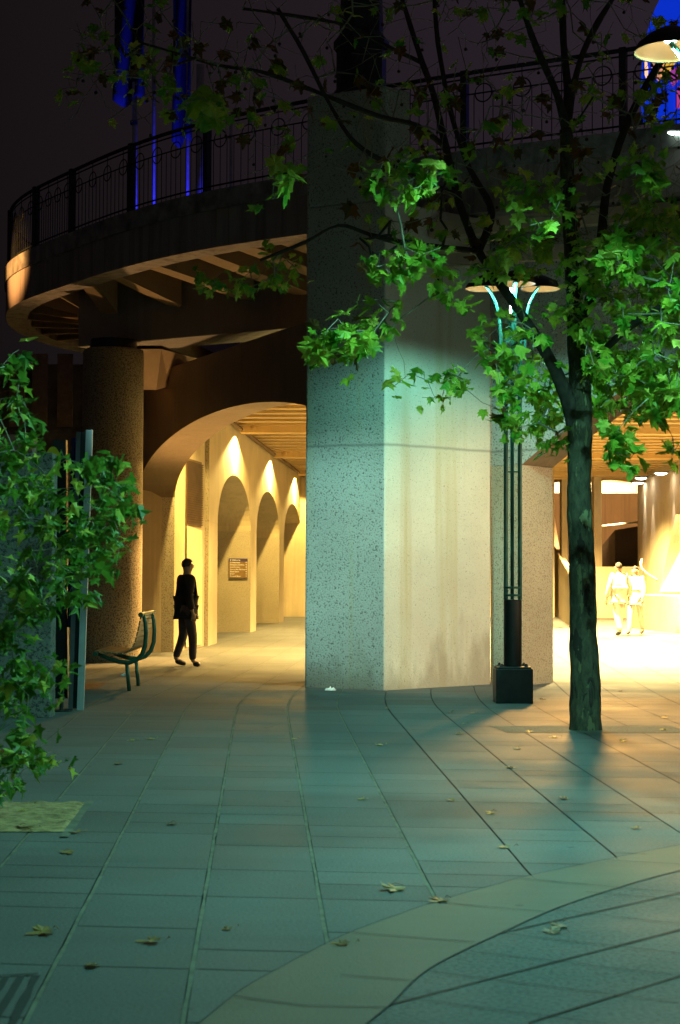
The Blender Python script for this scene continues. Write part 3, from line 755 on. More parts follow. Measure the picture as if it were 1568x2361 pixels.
# ------------------------------------------------------------------ direction sign on the first arch jamb
sg = P(549.5, 1310, 41.70); sw, sh = 0.475, 0.49
sgn = thing('direction_sign', (sg.x, sg.y, sg.z), 'small brown direction sign with violet header on the lit jamb of the first arch', 'sign')
def flat(cx_, cz_, w_, h_, y, name, mat, parent, dep=0.01):
    m = MB(); m.box((sg.x + cx_, y, sg.z + cz_), (w_, dep, h_)); return m.build(name, mat, parent)
flat(0, 0, sw, sh, 41.70, 'panel', M['signbody'], sgn, 0.05)
flat(0, sh/2 - 0.037, sw, 0.074, 41.672, 'header', M['signhead'], sgn, 0.008)
def text(s, x, z, size, y, bold=0.0):
    c = bpy.data.curves.new('txt', 'FONT'); c.body = s; c.size = size; c.offset = bold
    o = bpy.data.objects.new('txt', c); COL.objects.link(o)
    bpy.context.view_layer.update()
    dg = bpy.context.evaluated_depsgraph_get(); me = bpy.data.meshes.new_from_object(o.evaluated_get(dg))
    res = [Vector((v.co.x + sg.x + x, y, v.co.y + sg.z + z)) for v in me.vertices]; fs = [tuple(p.vertices) for p in me.polygons]
    bpy.data.objects.remove(o); bpy.data.curves.remove(c); bpy.data.meshes.remove(me)
    return res, fs
tm = MB(); z = sh/2 - 0.055
v_, f_ = text('Melbourne', -sw/2 + 0.085, z, 0.045, 41.666, 0.001); tm.add(v_, f_)
tm.build('lettering', M['signtext'], sgn); tm = MB(); tm.add([(sg.x - sw/2 + 0.03, 41.666, sg.z + z + 0.035), (sg.x - sw/2 + 0.042, 41.666, sg.z + z - 0.01), (sg.x - sw/2 + 0.075, 41.666, sg.z + z + 0.045), (sg.x - sw/2 + 0.055, 41.666, sg.z + z + 0.02)], [(0, 1, 2, 3)])
tm.build('emblem', M['signtext'], sgn)
lines = ['St Kilda Road', 'Alexandra Gardens', 'Arts Precinct', 'Queen Vic. Gardens', 'Floral Clock', 'Shrine', 'Ferrys & Boats']
for k, s in enumerate(lines):
    zz = sh/2 - 0.118 - k*0.0575
    tm = MB(); v_, f_ = text(s, -sw/2 + 0.03, zz, 0.046, 41.672, 0.0012); tm.add(v_, f_)
    cxx = sg.x + sw/2 - 0.035; czz = sg.z + zz + 0.017
    if k in (1, 6): tm.add([(cxx-0.016, 41.672, czz), (cxx, 41.672, czz-0.018), (cxx+0.016, 41.672, czz), (cxx, 41.672, czz+0.018)], [(0, 1, 2, 3)])
    else: tm.add([(cxx-0.012, 41.672, czz-0.012), (cxx+0.012, 41.672, czz-0.012), (cxx+0.012, 41.672, czz+0.012), (cxx-0.012, 41.672, czz+0.012)], [(0, 1, 2, 3)])
    tm.build('lettering', M['signtext'], sgn)

# ------------------------------------------------------------------ street lamps
def street_lamp(x, y, label, energy, full=True, cut=167):
    t = thing('street_lamp', (x, y, 0), label, 'street lamp', 'three headed street lamps')
    c = Vector((x, y, 0))
    m = MB(); m.box(c + Vector((0, 0, 0.20)), (0.43, 0.43, 0.40)); m.box(c + Vector((0, 0, 0.41)), (0.40, 0.40, 0.02)); bevel(m.build('base_box', M['blackbox'], t), 0.008, 2)
    for sx in (-1, 1):
        for sy in (-1, 1): m = MB(); m.lathe(c + Vector((sx*0.145, sy*0.145, 0.42)), [(0.022, 0), (0.022, 0.02), (0.012, 0.035), (0, 0.037)], 8); m.build('bolt', M['bolt'], t)
    m = MB(); m.lathe(c, [(0.107, 0.42), (0.107, 1.19), (0.10, 1.2), (0, 1.2)], 32); m.build('sleeve', M['blackbox'], t, smooth=False)
    pos = [Vector((-0.083, -0.02, 0)), Vector((0.083, -0.02, 0)), Vector((0.0, 0.083, 0))]
    for k, p in enumerate(pos):
        m = MB(); m.tube([c + p + Vector((0, 0, 1.2)), c + p + Vector((0, 0, 4.35))], 0.026 if k < 2 else 0.02, 12); m.build('pole', M['lampgreen'], t)
    m = MB(); m.tube([c + Vector((0.01, 0.03, 1.2)), c + Vector((0.01, 0.03, 4.4))], 0.009, 8); m.build('pole', M['lampgreen'], t)
    for z in (1.25, 1.34):
        m = MB(); m.lathe(c + Vector((0, 0, z)), [(0.10, -0.012), (0.108, -0.012), (0.108, 0.012), (0.10, 0.012), (0.10, -0.012)], 24)
        m.box(c + Vector((0, -0.02, z)), (0.19, 0.02, 0.02)); m.build('collar', M['lampgreen'], t)
    for z in (2.70, 3.6): m = MB(); m.box(c + Vector((0, -0.02, z)), (0.17, 0.014, 0.018)); m.build('strap', M['lampgreen'], t)
    m = MB(); m.box(c + Vector((0, 0, 4.28)), (0.14, 0.12, 0.12)); m.lathe(c + Vector((0, 0, 4.34)), [(0.05, 0), (0.05, 0.1), (0.09, 0.16), (0, 0.18)], 16); m.build('hub', M['lampgreen'], t)
    for ang in (180, 0, 270):
        a = R(ang); d = Vector((math.cos(a), math.sin(a), 0)); n_ = Vector((-d.y, d.x, 0))
        m = MB(); prof = [(0.145, 4.12), (0.145, 4.35), (0.155, 4.52), (0.19, 4.68), (0.25, 4.82), (0.33, 4.93)]
        pts = [c + d*r_ + Vector((0, 0, z)) for r_, z in prof]
        for o_ in (0.011, -0.011): m.tube([p + n_*o_ for p in pts], 0.016, 8)
        m.box(c + d*0.115 + Vector((0, 0, 4.29)), (0.07, 0.05, 0.09), a); m.build('arm', M['lampgreen'], t)
        hc = c + d*0.33 + Vector((0, 0, 4.87))
        m = MB(); m.lathe(hc, [(0.232, 0.0), (0.21, 0.05), (0.14, 0.11), (0.06, 0.15), (0.0, 0.155)], 40); m.lathe(hc, [(0.236, 0.0), (0.236, -0.006), (0.23, -0.006), (0.23, 0.0)], 40)
        o = m.build('lamp_shade', M['blackbox'], t, smooth=True)
        m = MB(); m.lathe(hc, [(0.229, -0.001), (0.205, 0.042), (0.14, 0.095), (0.06, 0.13), (0.0, 0.135)], 40); m.build('reflector', M['cream'], o, smooth=True)
        m = MB(); m.lathe(hc, [(0.0, 0.125), (0.035, 0.12), (0.05, 0.085), (0.035, 0.06), (0.0, 0.055)], 16); m.build('bulb', M['bulb'], o, smooth=True)
        lamp('SPOT', hc + Vector((0, 0, 0.0)), energy/3, CYAN, hc + Vector((0, 0, -4)), cut, 0.30, 0.05, 'street_lamp_and_fill_light')
    if full:
        m = MB(); m.lathe(c + Vector((0, 0, 4.5)), [(0.035, 0), (0.035, 0.38), (0.05, 0.42), (0, 0.45)], 12); m.build('lantern', M['bulb'], t)
    return t
lb = G(1186.5, 1622)
street_lamp(lb.x, lb.y + 0.2, 'three headed green street lamp on black box base beside the central pier', 640)
ln = P(1664, 80, 10.5)
street_lamp(ln.x, ln.y, 'street lamp whose cream lit shade enters at the top right corner', 1750, True, 172)
street_lamp(-4.9, 8.6, 'street lamp standing out of view beyond the bush on the left', 80, False, 172)

# ------------------------------------------------------------------ bench
s_b = 182
bc = G(298, 1593); bY = bc.y; bxm = bc.x
bn = thing('bench', (bxm, bY, 0), 'small slatted bench on green tube frame beside the round column', 'bench')
def bp(px, py): return P(px, py, bY)
def fr(dy):
    o_ = Vector((0, dy, 0)); m = MB()
    m.tube([bp(p, q) + o_ for p, q in ((224, 1507), (250, 1518), (275, 1526), (298, 1528), (315, 1522), (328, 1508), (335, 1488), (337, 1460), (335, 1435), (331, 1418))], [0.02, 0.028, 0.029, 0.029, 0.029, 0.029, 0.029, 0.028, 0.024, 0.02], 12)
    m.build('side_frame', M['benchgreen'], bn, smooth=True)
    m = MB(); m.tube([bp(292, 1526) + o_, bp(298, 1593) + o_], 0.025, 14); m.build('leg', M['benchgreen'], bn, smooth=True)
fr(0.0); fr(0.95)
for name, p in (('front_tube', (222, 1507)), ('top_tube', (327, 1417))):
    m = MB(); a = bp(*p); m.tube([a + Vector((0, -0.12, 0)), a + Vector((0, 1.35, 0))], 0.031, 16); m.build(name, M['benchgreen'], bn)
prof = [(224, 1500), (240, 1501), (258, 1503), (275, 1505), (291, 1503), (303, 1495), (311, 1480), (317, 1458), (322, 1436), (326, 1414)]
pp = resample([Vector((bp(*p).x, bp(*p).z, 0)) for p in prof], 27)
M['slat'] = simple('worn_timber_slat', (0.17, 0.12, 0.06), 0.4, 0, 5, 0.35)
for k in range(0, 26, 2):
    a, b = pp[k], pp[k+1]; m = MB(); d = Vector((b.x-a.x, b.y-a.y, 0)).normalized(); ex = d*0.012
    a2_ = a - ex; b2_ = b + ex; nn_ = Vector((-d.y, d.x, 0))*0.018
    q = [a2_, b2_, b2_ - nn_, a2_ - nn_]
    vs = [Vector((v.x, bY - 0.08, v.y)) for v in q] + [Vector((v.x, bY + 1.30, v.y)) for v in q]
    m.add(vs, [(0, 1, 2, 3), (7, 6, 5, 4), (0, 4, 5, 1), (1, 5, 6, 2), (2, 6, 7, 3), (3, 7, 4, 0)])
    m.build('slat', M['slat'], bn)

# ------------------------------------------------------------------ left block, info stand
b0 = G(116, 1655)
lbk = thing('concrete_block_wall', (b0.x - 1, b0.y, 0), 'grey pebble concrete block wall with red brown cap behind the left bush', 'wall')
ztop_ = P(60, 1041, b0.y).z
m = MB(); m.box((b0.x - 1.5, b0.y + 0.15, ztop_/2 - 0.01), (3.0, 0.3, ztop_)); bevel(m.build('block', M['block'], lbk), 0.02, 2)
m = MB(); m.box((b0.x - 1.62, b0.y + 0.16, ztop_ + 0.09), (2.8, 0.28, 0.18)); m.build('cap', M['redcap'], lbk)
pf = G(188, 1638); Yp = pf.y
st = thing('information_stand', (pf.x, Yp, 0), 'tall narrow stand of pale grey metal post, dark glass panel and blue tube', 'information stand')
def xat(px, Y=None): return (px - W0/2)/F*(Y or Yp)
zt_ = P(204, 991, Yp).z
a = P(188, 1637, Yp); b = P(204, 991, Yp)
def slab(pxs_bot, pxs_top, Y, dep, z0, z1, name, mat):
    x0, x1 = [xat(p, Y) for p in pxs_bot]; X0, X1 = [xat(p, Y) for p in pxs_top]
    m = MB(); vs = [(x0, Y, z0), (x1, Y, z0), (x1, Y+dep, z0), (x0, Y+dep, z0), (X0, Y, z1), (X1, Y, z1), (X1, Y+dep, z1), (X0, Y+dep, z1)]
    m.add(vs, [(3, 2, 1, 0), (4, 5, 6, 7), (0, 1, 5, 4), (1, 2, 6, 5), (2, 3, 7, 6), (3, 0, 4, 7)]); return m.build(name, mat, st)
slab((181, 196), (196, 211), Yp, 0.05, 0, zt_, 'post', M['grey'])
slab((171, 182), (183, 196), Yp+0.03, 0.05, 0.02, zt_-0.02, 'gap_panel', M['black'])
slab((161, 171.5), (174, 183.5), Yp+0.02, 0.06, 0.0, zt_-0.02, 'post', M['darkgrey'])
slab((118, 160), (120, 150), Yp+0.12, 0.12, 0.12, zt_-0.1, 'dark_panel', M['black'])
m = MB(); m.tube([Vector((xat(160), Yp+0.1, 0.9)), Vector((xat(165.5), Yp+0.1, zt_-0.08))], 0.032, 16); m.build('glass_tube', M['bluetube'], st, smooth=True)
m = MB(); m.tube([Vector((xat(149), Yp-0.1, 0)), Vector((xat(150), Yp-0.1, 0.25))], 0.022, 10); m.lathe((xat(149), Yp-0.1, 0), [(0.12, 0.001), (0.12, 0.012), (0, 0.014)], 20); m.build('foot', M['blackbox'], st)
# yellow disc on panel
m = MB(); cc = P(122, 1065, Yp + 0.115); n = 28
m.add([cc] + [cc + Vector((math.cos(2*math.pi*k/n)*0.085, -0.004, math.sin(2*math.pi*k/n)*0.17)) for k in range(n)], [(0, k+1, (k+1) % n + 1) for k in range(n)]); m.build('yellow_disc', M['yellow'], st)

# old stone building, far left
sbld = thing('stone_building', (-10, 46, 0), 'dark old stone building in the shadows behind the bridge on the left', 'building')
m = MB(); m.box((-12.2, 47, 3.6), (10.5, 4, 7.2)); m.build('wall', M['stone'], sbld)
for k, (px, py) in enumerate(((92, 900), (150, 900), (40, 900))):
    c = P(px, py, 44.97); m = MB(); m.box(c, (0.42, 0.08, 2.0)); m.build('pilaster', simple('pilaster_stone%d' % k, (0.13, 0.09, 0.07), 0.9), sbld)
m = MB(); 
for z in (3.2, 4.3, 5.4, 6.5): m.box((-12.2, 44.98, z), (10.4, 0.06, 0.07))
m.build('string_course', M['stone'], sbld)

# ------------------------------------------------------------------ masts and flags, illuminated panel
for k, (px, top, Y, r0, lb_) in enumerate(((308, 190, 43, 0.08, 'leftmost pale mast rising behind the curved railing, jointed near its foot'), (352, -60, 44, 0.05, 'second thin blue lit mast from the left behind the railing'),
                                           (430, -60, 43, 0.05, 'thin blue lit mast in the middle of the mast row'), (459, 150, 42, 0.12, 'bright blue mast standing just left of the thick railing post'), (530, 285, 42, 0.045, 'short blue mast farthest right behind the railing'))):
    t = thing('flag_mast', (xat(px, Y), Y, 6.9), lb_, 'mast', 'blue lit masts behind the railing')
    b = Vector((xat(px, Y), Y, 5.5)); tp = P(px+3, top, Y)
    m = MB(); m.tube([b, Vector((tp.x, Y, tp.z))], [r0, r0*0.85], 14); m.build('pole', M['pole'], t, smooth=True)
    if k == 0:
        j = P(309, 283, Y); m = MB(); m.lathe((j.x, Y, j.z), [(0.085, -0.05), (0.10, -0.05), (0.10, 0.05), (0.085, 0.05)], 14); m.build('collar', M['black'], t)
def flag(px0, px1, py0, py1, Y, label):
    m = MB(); n = 16; vs = []
    for a in range(n+1):
        for b in range(9):
            p = P(px0 + (px1-px0)*b/8, py0 + (py1-py0)*a/n + (10*math.sin(b*0.8) if a == n else 0), Y)
            p.y += 0.25*math.sin(b*1.1 + a*0.25); vs.append(p)
    m.add(vs, [(a*9+b, a*9+b+1, (a+1)*9+b+1, (a+1)*9+b) for a in range(n) for b in range(8)])
    o = m.build('flag', M['flag'], smooth=True, loc=P(px0, py1, Y)); sm = o.modifiers.new('Solid', 'SOLIDIFY'); sm.thickness = 0.01
    tag(o, label, 'flag', 'dark blue flags on the masts')
flag(262, 334, -60, 236, 43, 'dark blue hanging flag on the leftmost mast'); flag(398, 442, -60, 330, 43, 'dark blue flag hanging at the middle mast')
# illuminated artwork panel
cvs = thing('illuminated_panel', tuple(P(1540, 200, 27)), 'tall rounded illuminated panel in blue, salmon, yellow and magenta behind the upper railing', 'light panel')
def outline(pxs, Y, dep, name, mat):
    m = MB(); n = len(pxs); f0 = [P(x, y, Y) for x, y in pxs]; f1 = [Vector((v.x, v.y + dep, v.z)) for v in f0]
    m.add(f0 + f1, [tuple(range(n)), tuple(range(n, 2*n))[::-1]] + [(i, (i+1) % n, n+(i+1) % n, n+i) for i in range(n)]); return m.build(name, mat, cvs)
arcp = [(1484 + 116*(1-math.cos(a)), 190 - 260*math.sin(a)) for a in [math.pi*k/24 for k in range(25)]]
outline([(1486, 275)] + [(x, y) for x, y in arcp] + [(1714, 275)], 27, 0.25, 'blue_panel', emis('blue_panel_glow', (0.004, 0.05, 1.0), 0.55))
outline([(1498, 118), (1530, 108), (1545, 122), (1541, 150), (1520, 190), (1504, 165)], 26.96, 0.02, 'salmon_shape', emis('salmon_glow', (0.80, 0.35, 0.22), 0.7))
outline([(1530, 150), (1560, 118), (1568, 128), (1545, 165), (1524, 180)], 26.94, 0.02, 'yellow_shape', emis('yellow_glow', (0.9, 0.5, 0.05), 0.8))
outline([(1484, 135), (1491, 135), (1495, 160), (1493, 185), (1486, 170)], 26.94, 0.02, 'pale_shape', emis('pale_glow', (1.0, 0.55, 0.38), 1.3))
outline([(1545, 165), (1566, 150), (1570, 180), (1552, 200), (1547, 190)], 26.95, 0.02, 'magenta_shape', emis('magenta_glow', (0.45, 0.06, 0.40), 0.7))
outline([(1562, 200), (1590, 195), (1590, 245), (1558, 250)], 26.95, 0.02, 'magenta_shape', emis('magenta_glow2', (0.6, 0.06, 0.35), 0.7))
tl = thing('strip_light', tuple(P(1560, 306, 21.0)), 'white fluorescent strip light below the railing at the right edge', 'light')
a = P(1542, 307, 21.0); b = P(1760, 309, 20.0)
m = MB(); m.tube([a, b], 0.025, 10); m.build('tube', M['tubeglow'], tl); m = MB(); m.tube([a + Vector((-.03, .05, 0.04)), b + Vector((0, .05, 0.04))], 0.03, 6); m.build('housing', M['grey'], tl)

# ------------------------------------------------------------------ people
def person(name, loc, h, rz, label, cloth, legc, stride=0.22, group=None, lean=0.0):
    t = thing(name, loc, label, 'person', group)
    s = h/1.75
    mz = Matrix.Rotation(rz, 3, 'Z')
    J = {}
    def j(n_, x, y, z): J[n_] = Vector(loc) + mz @ (Vector((x, y, z))*s)
    j('pel', 0, 0, 0.95); j('wai', 0, 0.0, 1.10); j('che', 0, 0.015, 1.30); j('nek', 0, 0.01, 1.47); j('nk2', 0, 0.02, 1.53); j('hed', 0, 0.03, 1.60); j('hd2', 0, 0.03, 1.68)
    for sd, k in (('L', -1), ('R', 1)):
        f = stride*k
        j('hip'+sd, k*0.09, 0, 0.90); j('kne'+sd, k*0.10, f*0.5 + 0.04, 0.49); j('ank'+sd, k*0.10, f - (0.06 if f < 0 else 0), 0.09 + (0.04 if f < 0 else 0)); j('toe'+sd, k*0.11, f + 0.13, 0.035)
        j('sho'+sd, k*0.18, 0.0, 1.41); j('elb'+sd, k*0.24, -f*0.35 - 0.03, 1.13); j('wri'+sd, k*0.24, -f*0.6 + 0.06, 0.89)
        j('pal'+sd, k*0.24, -f*0.6 + 0.08, 0.82)
    def skin(nm, names, edges_, radii, mat, lv=2):
        me = bpy.data.meshes.new(nm); o0 = Vector(loc)
        me.from_pydata([tuple(J[n_] - o0) for n_ in names], [(names.index(a), names.index(b)) for a, b in edges_], [])
        o = bpy.data.objects.new(nm, me); COL.objects.link(o); o.parent = t; me.materials.append(mat)
        md = o.modifiers.new('Skin', 'SKIN'); md.use_smooth_shade = True
        sv = me.skin_vertices[0].data
        for k, n_ in enumerate(names):
            r_ = radii[k]; r_ = (r_, r_) if not isinstance(r_, tuple) else r_
            sv[k].radius = (r_[0]*s, r_[1]*s); sv[k].use_root = (k == 0)
        sd_ = o.modifiers.new('Sub', 'SUBSURF'); sd_.levels = lv; sd_.render_levels = lv
        return o
    nb = ['pel', 'wai', 'che', 'nek', 'nk2', 'hed', 'hd2', 'shoL', 'elbL', 'wriL', 'shoR', 'elbR', 'wriR', 'hipL', 'kneL', 'ankL', 'toeL', 'hipR', 'kneR', 'ankR', 'toeR']
    ebs = [('pel', 'wai'), ('wai', 'che'), ('che', 'nek'), ('nek', 'nk2'), ('nk2', 'hed'), ('hed', 'hd2'), ('che', 'shoL'), ('shoL', 'elbL'), ('elbL', 'wriL'), ('che', 'shoR'), ('shoR', 'elbR'), ('elbR', 'wriR'),
           ('pel', 'hipL'), ('hipL', 'kneL'), ('kneL', 'ankL'), ('ankL', 'toeL'), ('pel', 'hipR'), ('hipR', 'kneR'), ('kneR', 'ankR'), ('ankR', 'toeR')]
    # fingers: five short chains rooted inside each palm
    rb = [(.14, .11), (.13, .11), (.16, .12), (.06, .06), (.055, .058), (.092, .108), (.085, .10), .055, .042, .028, .055, .042, .028, .095, .062, .042, .035, .095, .062, .042, .035]
    for sd, k in (('L', -1), ('R', 1)):
        nb.append('pal'+sd); rb.append((0.020, 0.036)); ebs.append(('wri'+sd, 'pal'+sd))
        base_ = J['pal'+sd]
        for q, (oy, ln_) in enumerate(((0.034, 0.07), (0.012, 0.085), (-0.012, 0.08), (-0.034, 0.062), (0.05, 0.045))):
            a_ = 'f%s%da' % (sd, q); b_ = 'f%s%db' % (sd, q)
            up_ = 0.02 if q == 4 else -0.035
            J[a_] = base_ + mz @ Vector((0, oy, up_))*s; J[b_] = base_ + mz @ Vector((-k*0.012, oy*1.15 + (0.02 if q == 4 else 0.006), up_ - ln_*0.8))*s
            nb += [a_, b_]; rb += [0.0095, 0.007]; ebs += [('pal'+sd, a_), (a_, b_)]
    skin('body', nb, ebs, rb, M['skin'])
    # coat: one continuous garment
    for n_, src, off in (('cH', 'pel', (0, 0, -0.14)), ('cP', 'pel', (0, 0, 0)), ('cW', 'wai', (0, 0, 0)), ('cC', 'che', (0, 0, 0)), ('cN', 'nek', (0, 0, -0.01))):
        J[n_] = J[src] + mz @ Vector(off)*s
    for sd in 'LR': J['cwr'+sd] = J['elb'+sd].lerp(J['wri'+sd], 0.93)
    skin('coat', ['cP', 'cH', 'cW', 'cC', 'cN', 'shoL', 'elbL', 'cwrL', 'shoR', 'elbR', 'cwrR'],
         [('cP', 'cH'), ('cP', 'cW'), ('cW', 'cC'), ('cC', 'cN'), ('cC', 'shoL'), ('shoL', 'elbL'), ('elbL', 'cwrL'), ('cC', 'shoR'), ('shoR', 'elbR'), ('elbR', 'cwrR')],
         [(.20, .17), (.205, .18), (.19, .16), (.20, .16), (.08, .08), .095, .075, .058, .095, .075, .058], cloth)
    for sd in 'LR': J['lan'+sd] = J['ank'+sd]
    skin('trousers', ['pel', 'hipL', 'kneL', 'ankL', 'hipR', 'kneR', 'ankR'], [('pel', 'hipL'), ('hipL', 'kneL'), ('kneL', 'ankL'), ('pel', 'hipR'), ('hipR', 'kneR'), ('kneR', 'ankR')],
         [(.15, .12), .105, .078, .06, .105, .078, .06], legc)
    for sd in 'LR':
        J['sh1'+sd] = J['ank'+sd] + Vector((0, 0, -0.03*s)); J['sh2'+sd] = J['toe'+sd]
        skin('shoe', ['sh1'+sd, 'sh2'+sd], [('sh1'+sd, 'sh2'+sd)], [.055, (.042, .045)], M['black'], 1)
    hc = J['hed'] + Vector((0, 0, 0.045*s)); fw = mz @ Vector((0, 1, 0))
    m = MB(); n = 24; vs = []; fs = []
    for a in range(11):
        for b in range(n):
            th = 2*math.pi*b/n; fr_ = max(0.0, math.sin(th))
            ph = math.pi*(0.66 - 0.30*min(1, fr_*1.8))*a/10
            rr0 = 1.0 if a < 10 else 0.93
            d = mz @ Vector((math.cos(th)*math.sin(ph)*0.083*rr0, math.sin(th)*math.sin(ph)*0.100*rr0 - 0.010, math.cos(ph)*0.100))
            vs.append(hc + d*s)
    fs = [(a*n+b, a*n+(b+1) % n, (a+1)*n+(b+1) % n, (a+1)*n+b) for a in range(10) for b in range(n)]
    m.add(vs, fs); m.build('hair', M['hair'], t, smooth=True)
    m = MB(); fx = mz @ Vector((1, 0, 0)); h0_ = J['hed']
    m.tube([h0_ + fw*0.088*s + Vector((0, 0, .03*s)), h0_ + fw*0.100*s + Vector((0, 0, -.005*s))], [0.006, 0.012], 6)
    for k in (-1, 1): m.lathe(h0_ + fx*k*0.088*s + Vector((0, 0, 0.0)), [(0.0, -0.03), (0.012, -0.02), (0.015, 0.01), (0.0, 0.035)], 6)
    m.build('face_features', M['skin'], t)
    m = MB()
    for k in (-1, 1): m.lathe(h0_ + fx*k*0.033*s + fw*0.088*s + Vector((0, 0, 0.025*s)), [(0.0, -0.008), (0.010, 0), (0.0, 0.008)], 8)
    m.build('eyes', M['black'], t)
    return t
pg = G(428, 1537)
person('person', (pg.x, pg.y, 0), 1.74, R(-62), 'person in dark coat walking past the arch between bench and hoarding', M['coat'], M['trouser'], 0.08)
pg2 = G(1428, 1466)
person('person', (pg2.x, pg2.y, 0), 1.80, R(20), 'person in pale clothes in the bright underpass, taller one nearer the tree trunk', M['palecloth'], M['palecloth'], 0.18, 'people in the bright underpass')
pg3 = G(1466, 1462)
person('person', (pg3.x, pg3.y, 0), 1.72, R(150), 'person in pale clothes in the bright underpass, nearer the low plinth', M['palecloth'], M['palecloth'], 0.2, 'people in the bright underpass')

# ------------------------------------------------------------------ leaves and trees
LH = [(0.0, 0.0), (.20, -.10), (.44, -.04), (.36, .13), (.64, .28), (.45, .37), (.56, .62), (.33, .54), (.20, .62), (.15, .82), (0, 1.0)]
OUT = [(x, y) for x, y in LH] + [(-x, y) for x, y in LH[-2:0:-1]]
NO = len(OUT)
LV = np.array([(0, .34, 0)] + [(x, y, 0) for x, y in OUT]); LF = [(0, k+1, (k+1) % NO + 1) for k in range(NO)]
OUT2 = [(0, 0), (.24, .02), (.20, .22), (.50, .42), (.24, .50), (.14, .66), (0, 1.0), (-.14, .66), (-.24, .50), (-.50, .42), (-.20, .22), (-.24, .02)]
LV2 = np.array([(0, .34, 0)] + [(x, y, 0) for x, y in OUT2]); LF2 = [(0, k+1, (k+1) % len(OUT2) + 1) for k in range(len(OUT2))]
def add_leaf(mbx, pos, size, rnd, small=False, droop=0.5):
    V = (LV2 if small else LV).copy(); FF = LF2 if small else LF
    c1 = rnd.uniform(-0.3, 0.5); c2 = rnd.uniform(-0.2, 0.5); sk = rnd.uniform(0.8, 1.15)
    V[:, 2] = -c1*np.abs(V[:, 0]) - c2*V[:, 1]**2 + 0.06*np.sin(V[:, 0]*9 + rnd.random()*6)
    V[1:, :2] = (V[1:, :2] - V[0, :2])*(1 + 0.16*np.array([rnd.uniform(-1, 1) for _ in range(len(V)-1)]))[:, None] + V[0, :2]
    V[:, 0] *= sk
    V[:, 2] += rnd.uniform(-.9, .5)*np.maximum(0, V[:, 0])**1.4
    V *= size
    q = Matrix.Rotation(rnd.uniform(0, 2*math.pi), 3, 'Z') @ Matrix.Rotation(rnd.gauss(-droop, 0.6), 3, 'X') @ Matrix.Rotation(rnd.gauss(0, 0.5), 3, 'Y')
    A_ = np.array(q); W_ = V @ A_.T + np.array(pos)
    b = len(mbx.v); mbx.v += [Vector(r_) for r_ in W_]
    for f in FF: mbx.f.append(tuple(b+i for i in f)); mbx.mi.append(mbx.cur)

def grow(skel, targets, rnd, step=0.16, wob=0.05, sag=0.0, maxr=1e9):
    """skel: list of [pos, parent, fixed_radius]; attach each target to the nearest node by a curved twig"""
    pos = np.array([s[0][:] for s in skel]); par = [s[1] for s in skel]; fix = [s[2] for s in skel]
    ends = []
    order = list(range(len(targets)))
    dmin = [np.min(np.linalg.norm(pos - np.array(t), axis=1)) for t in targets]
    order.sort(key=lambda k: dmin[k])
    plist = [Vector(p) for p in pos]
    cap = 60000
    buf = np.zeros((cap, 3)); buf[:len(pos)] = pos; cnt = len(pos)
    for k in order:
        t = np.array(targets[k]); dist = np.linalg.norm(buf[:cnt] - t, axis=1)
        i = int(np.argmin(dist)); d = dist[i]
        n = max(1, int(d/step)); a = plist[i]; b = Vector(t); prev = i
        L = (b - a).length
        o1 = Vector((rnd.gauss(0, 1), rnd.gauss(0, 1), rnd.gauss(0, 1)))*wob*L + Vector((0, 0, sag*L))
        for m_ in range(1, n+1):
            u = m_/n; p = a.lerp(b, u) + o1*math.sin(math.pi*u) + Vector((rnd.gauss(0, 1), rnd.gauss(0, 1), rnd.gauss(0, 1)))*0.012
            if m_ == n: p = b
            plist.append(p); buf[cnt] = p; par.append(prev); fix.append(None); prev = cnt; cnt += 1
        ends.append((k, prev, par[prev]))
    return plist, par, fix, ends
def skin_tree(plist, par, fix, r0=0.0035, expo=0.42, rcap=0.06):
    n = len(plist); cntd = [0]*n; kids = [[] for _ in range(n)]
    for i in range(n-1, 0, -1):
        if par[i] is not None and par[i] >= 0: kids[par[i]].append(i)
    order = list(range(n))
    leafc = [0]*n
    for i in range(n-1, -1, -1):
        if not kids[i]: leafc[i] += 1
        if par[i] is not None and par[i] >= 0: leafc[par[i]] += leafc[i]
    rad = [fix[i] if fix[i] else min(rcap, r0*leafc[i]**expo) for i in range(n)]
    return rad, kids
def mesh_branches(mbx, plist, par, rad, fix, kids, skip_fixed=True, big=0.02):
    n = len(plist)
    done = set()
    for i in range(n):
        p = par[i]
        if p is None or p < 0: continue
        if skip_fixed and fix[i] and fix[p]: continue
        # start a chain only at nodes whose parent branches or is fixed
        if len(kids[p]) == 1 and not fix[p] and par[p] is not None: continue
        ch = [p, i]
        while len(kids[ch[-1]]) == 1: ch.append(kids[ch[-1]][0])
        rr = [rad[c] for c in ch]; rr[0] = min(rad[ch[0]], rr[1]*1.25)
        mx = max(rr)
        mbx.cur = 1 if mx > big else 0
        mbx.tube([plist[c] for c in ch], rr, 8 if mx > 0.02 else (5 if mx > 0.007 else 3), False)
    mbx.cur = 0

rnd = random.Random(11)
TY = 15.45
tb_ = G(1350, 1686); TY = tb_.y + 0.18
tr = thing('plane_tree', (tb_.x, TY, 0), 'plane tree with patchy bark trunk in front of the bright underpass, lit green leaves', 'tree')
def TP(px, py, dy=0.0): return P(px, py, TY + dy)
sc_ = F/TY
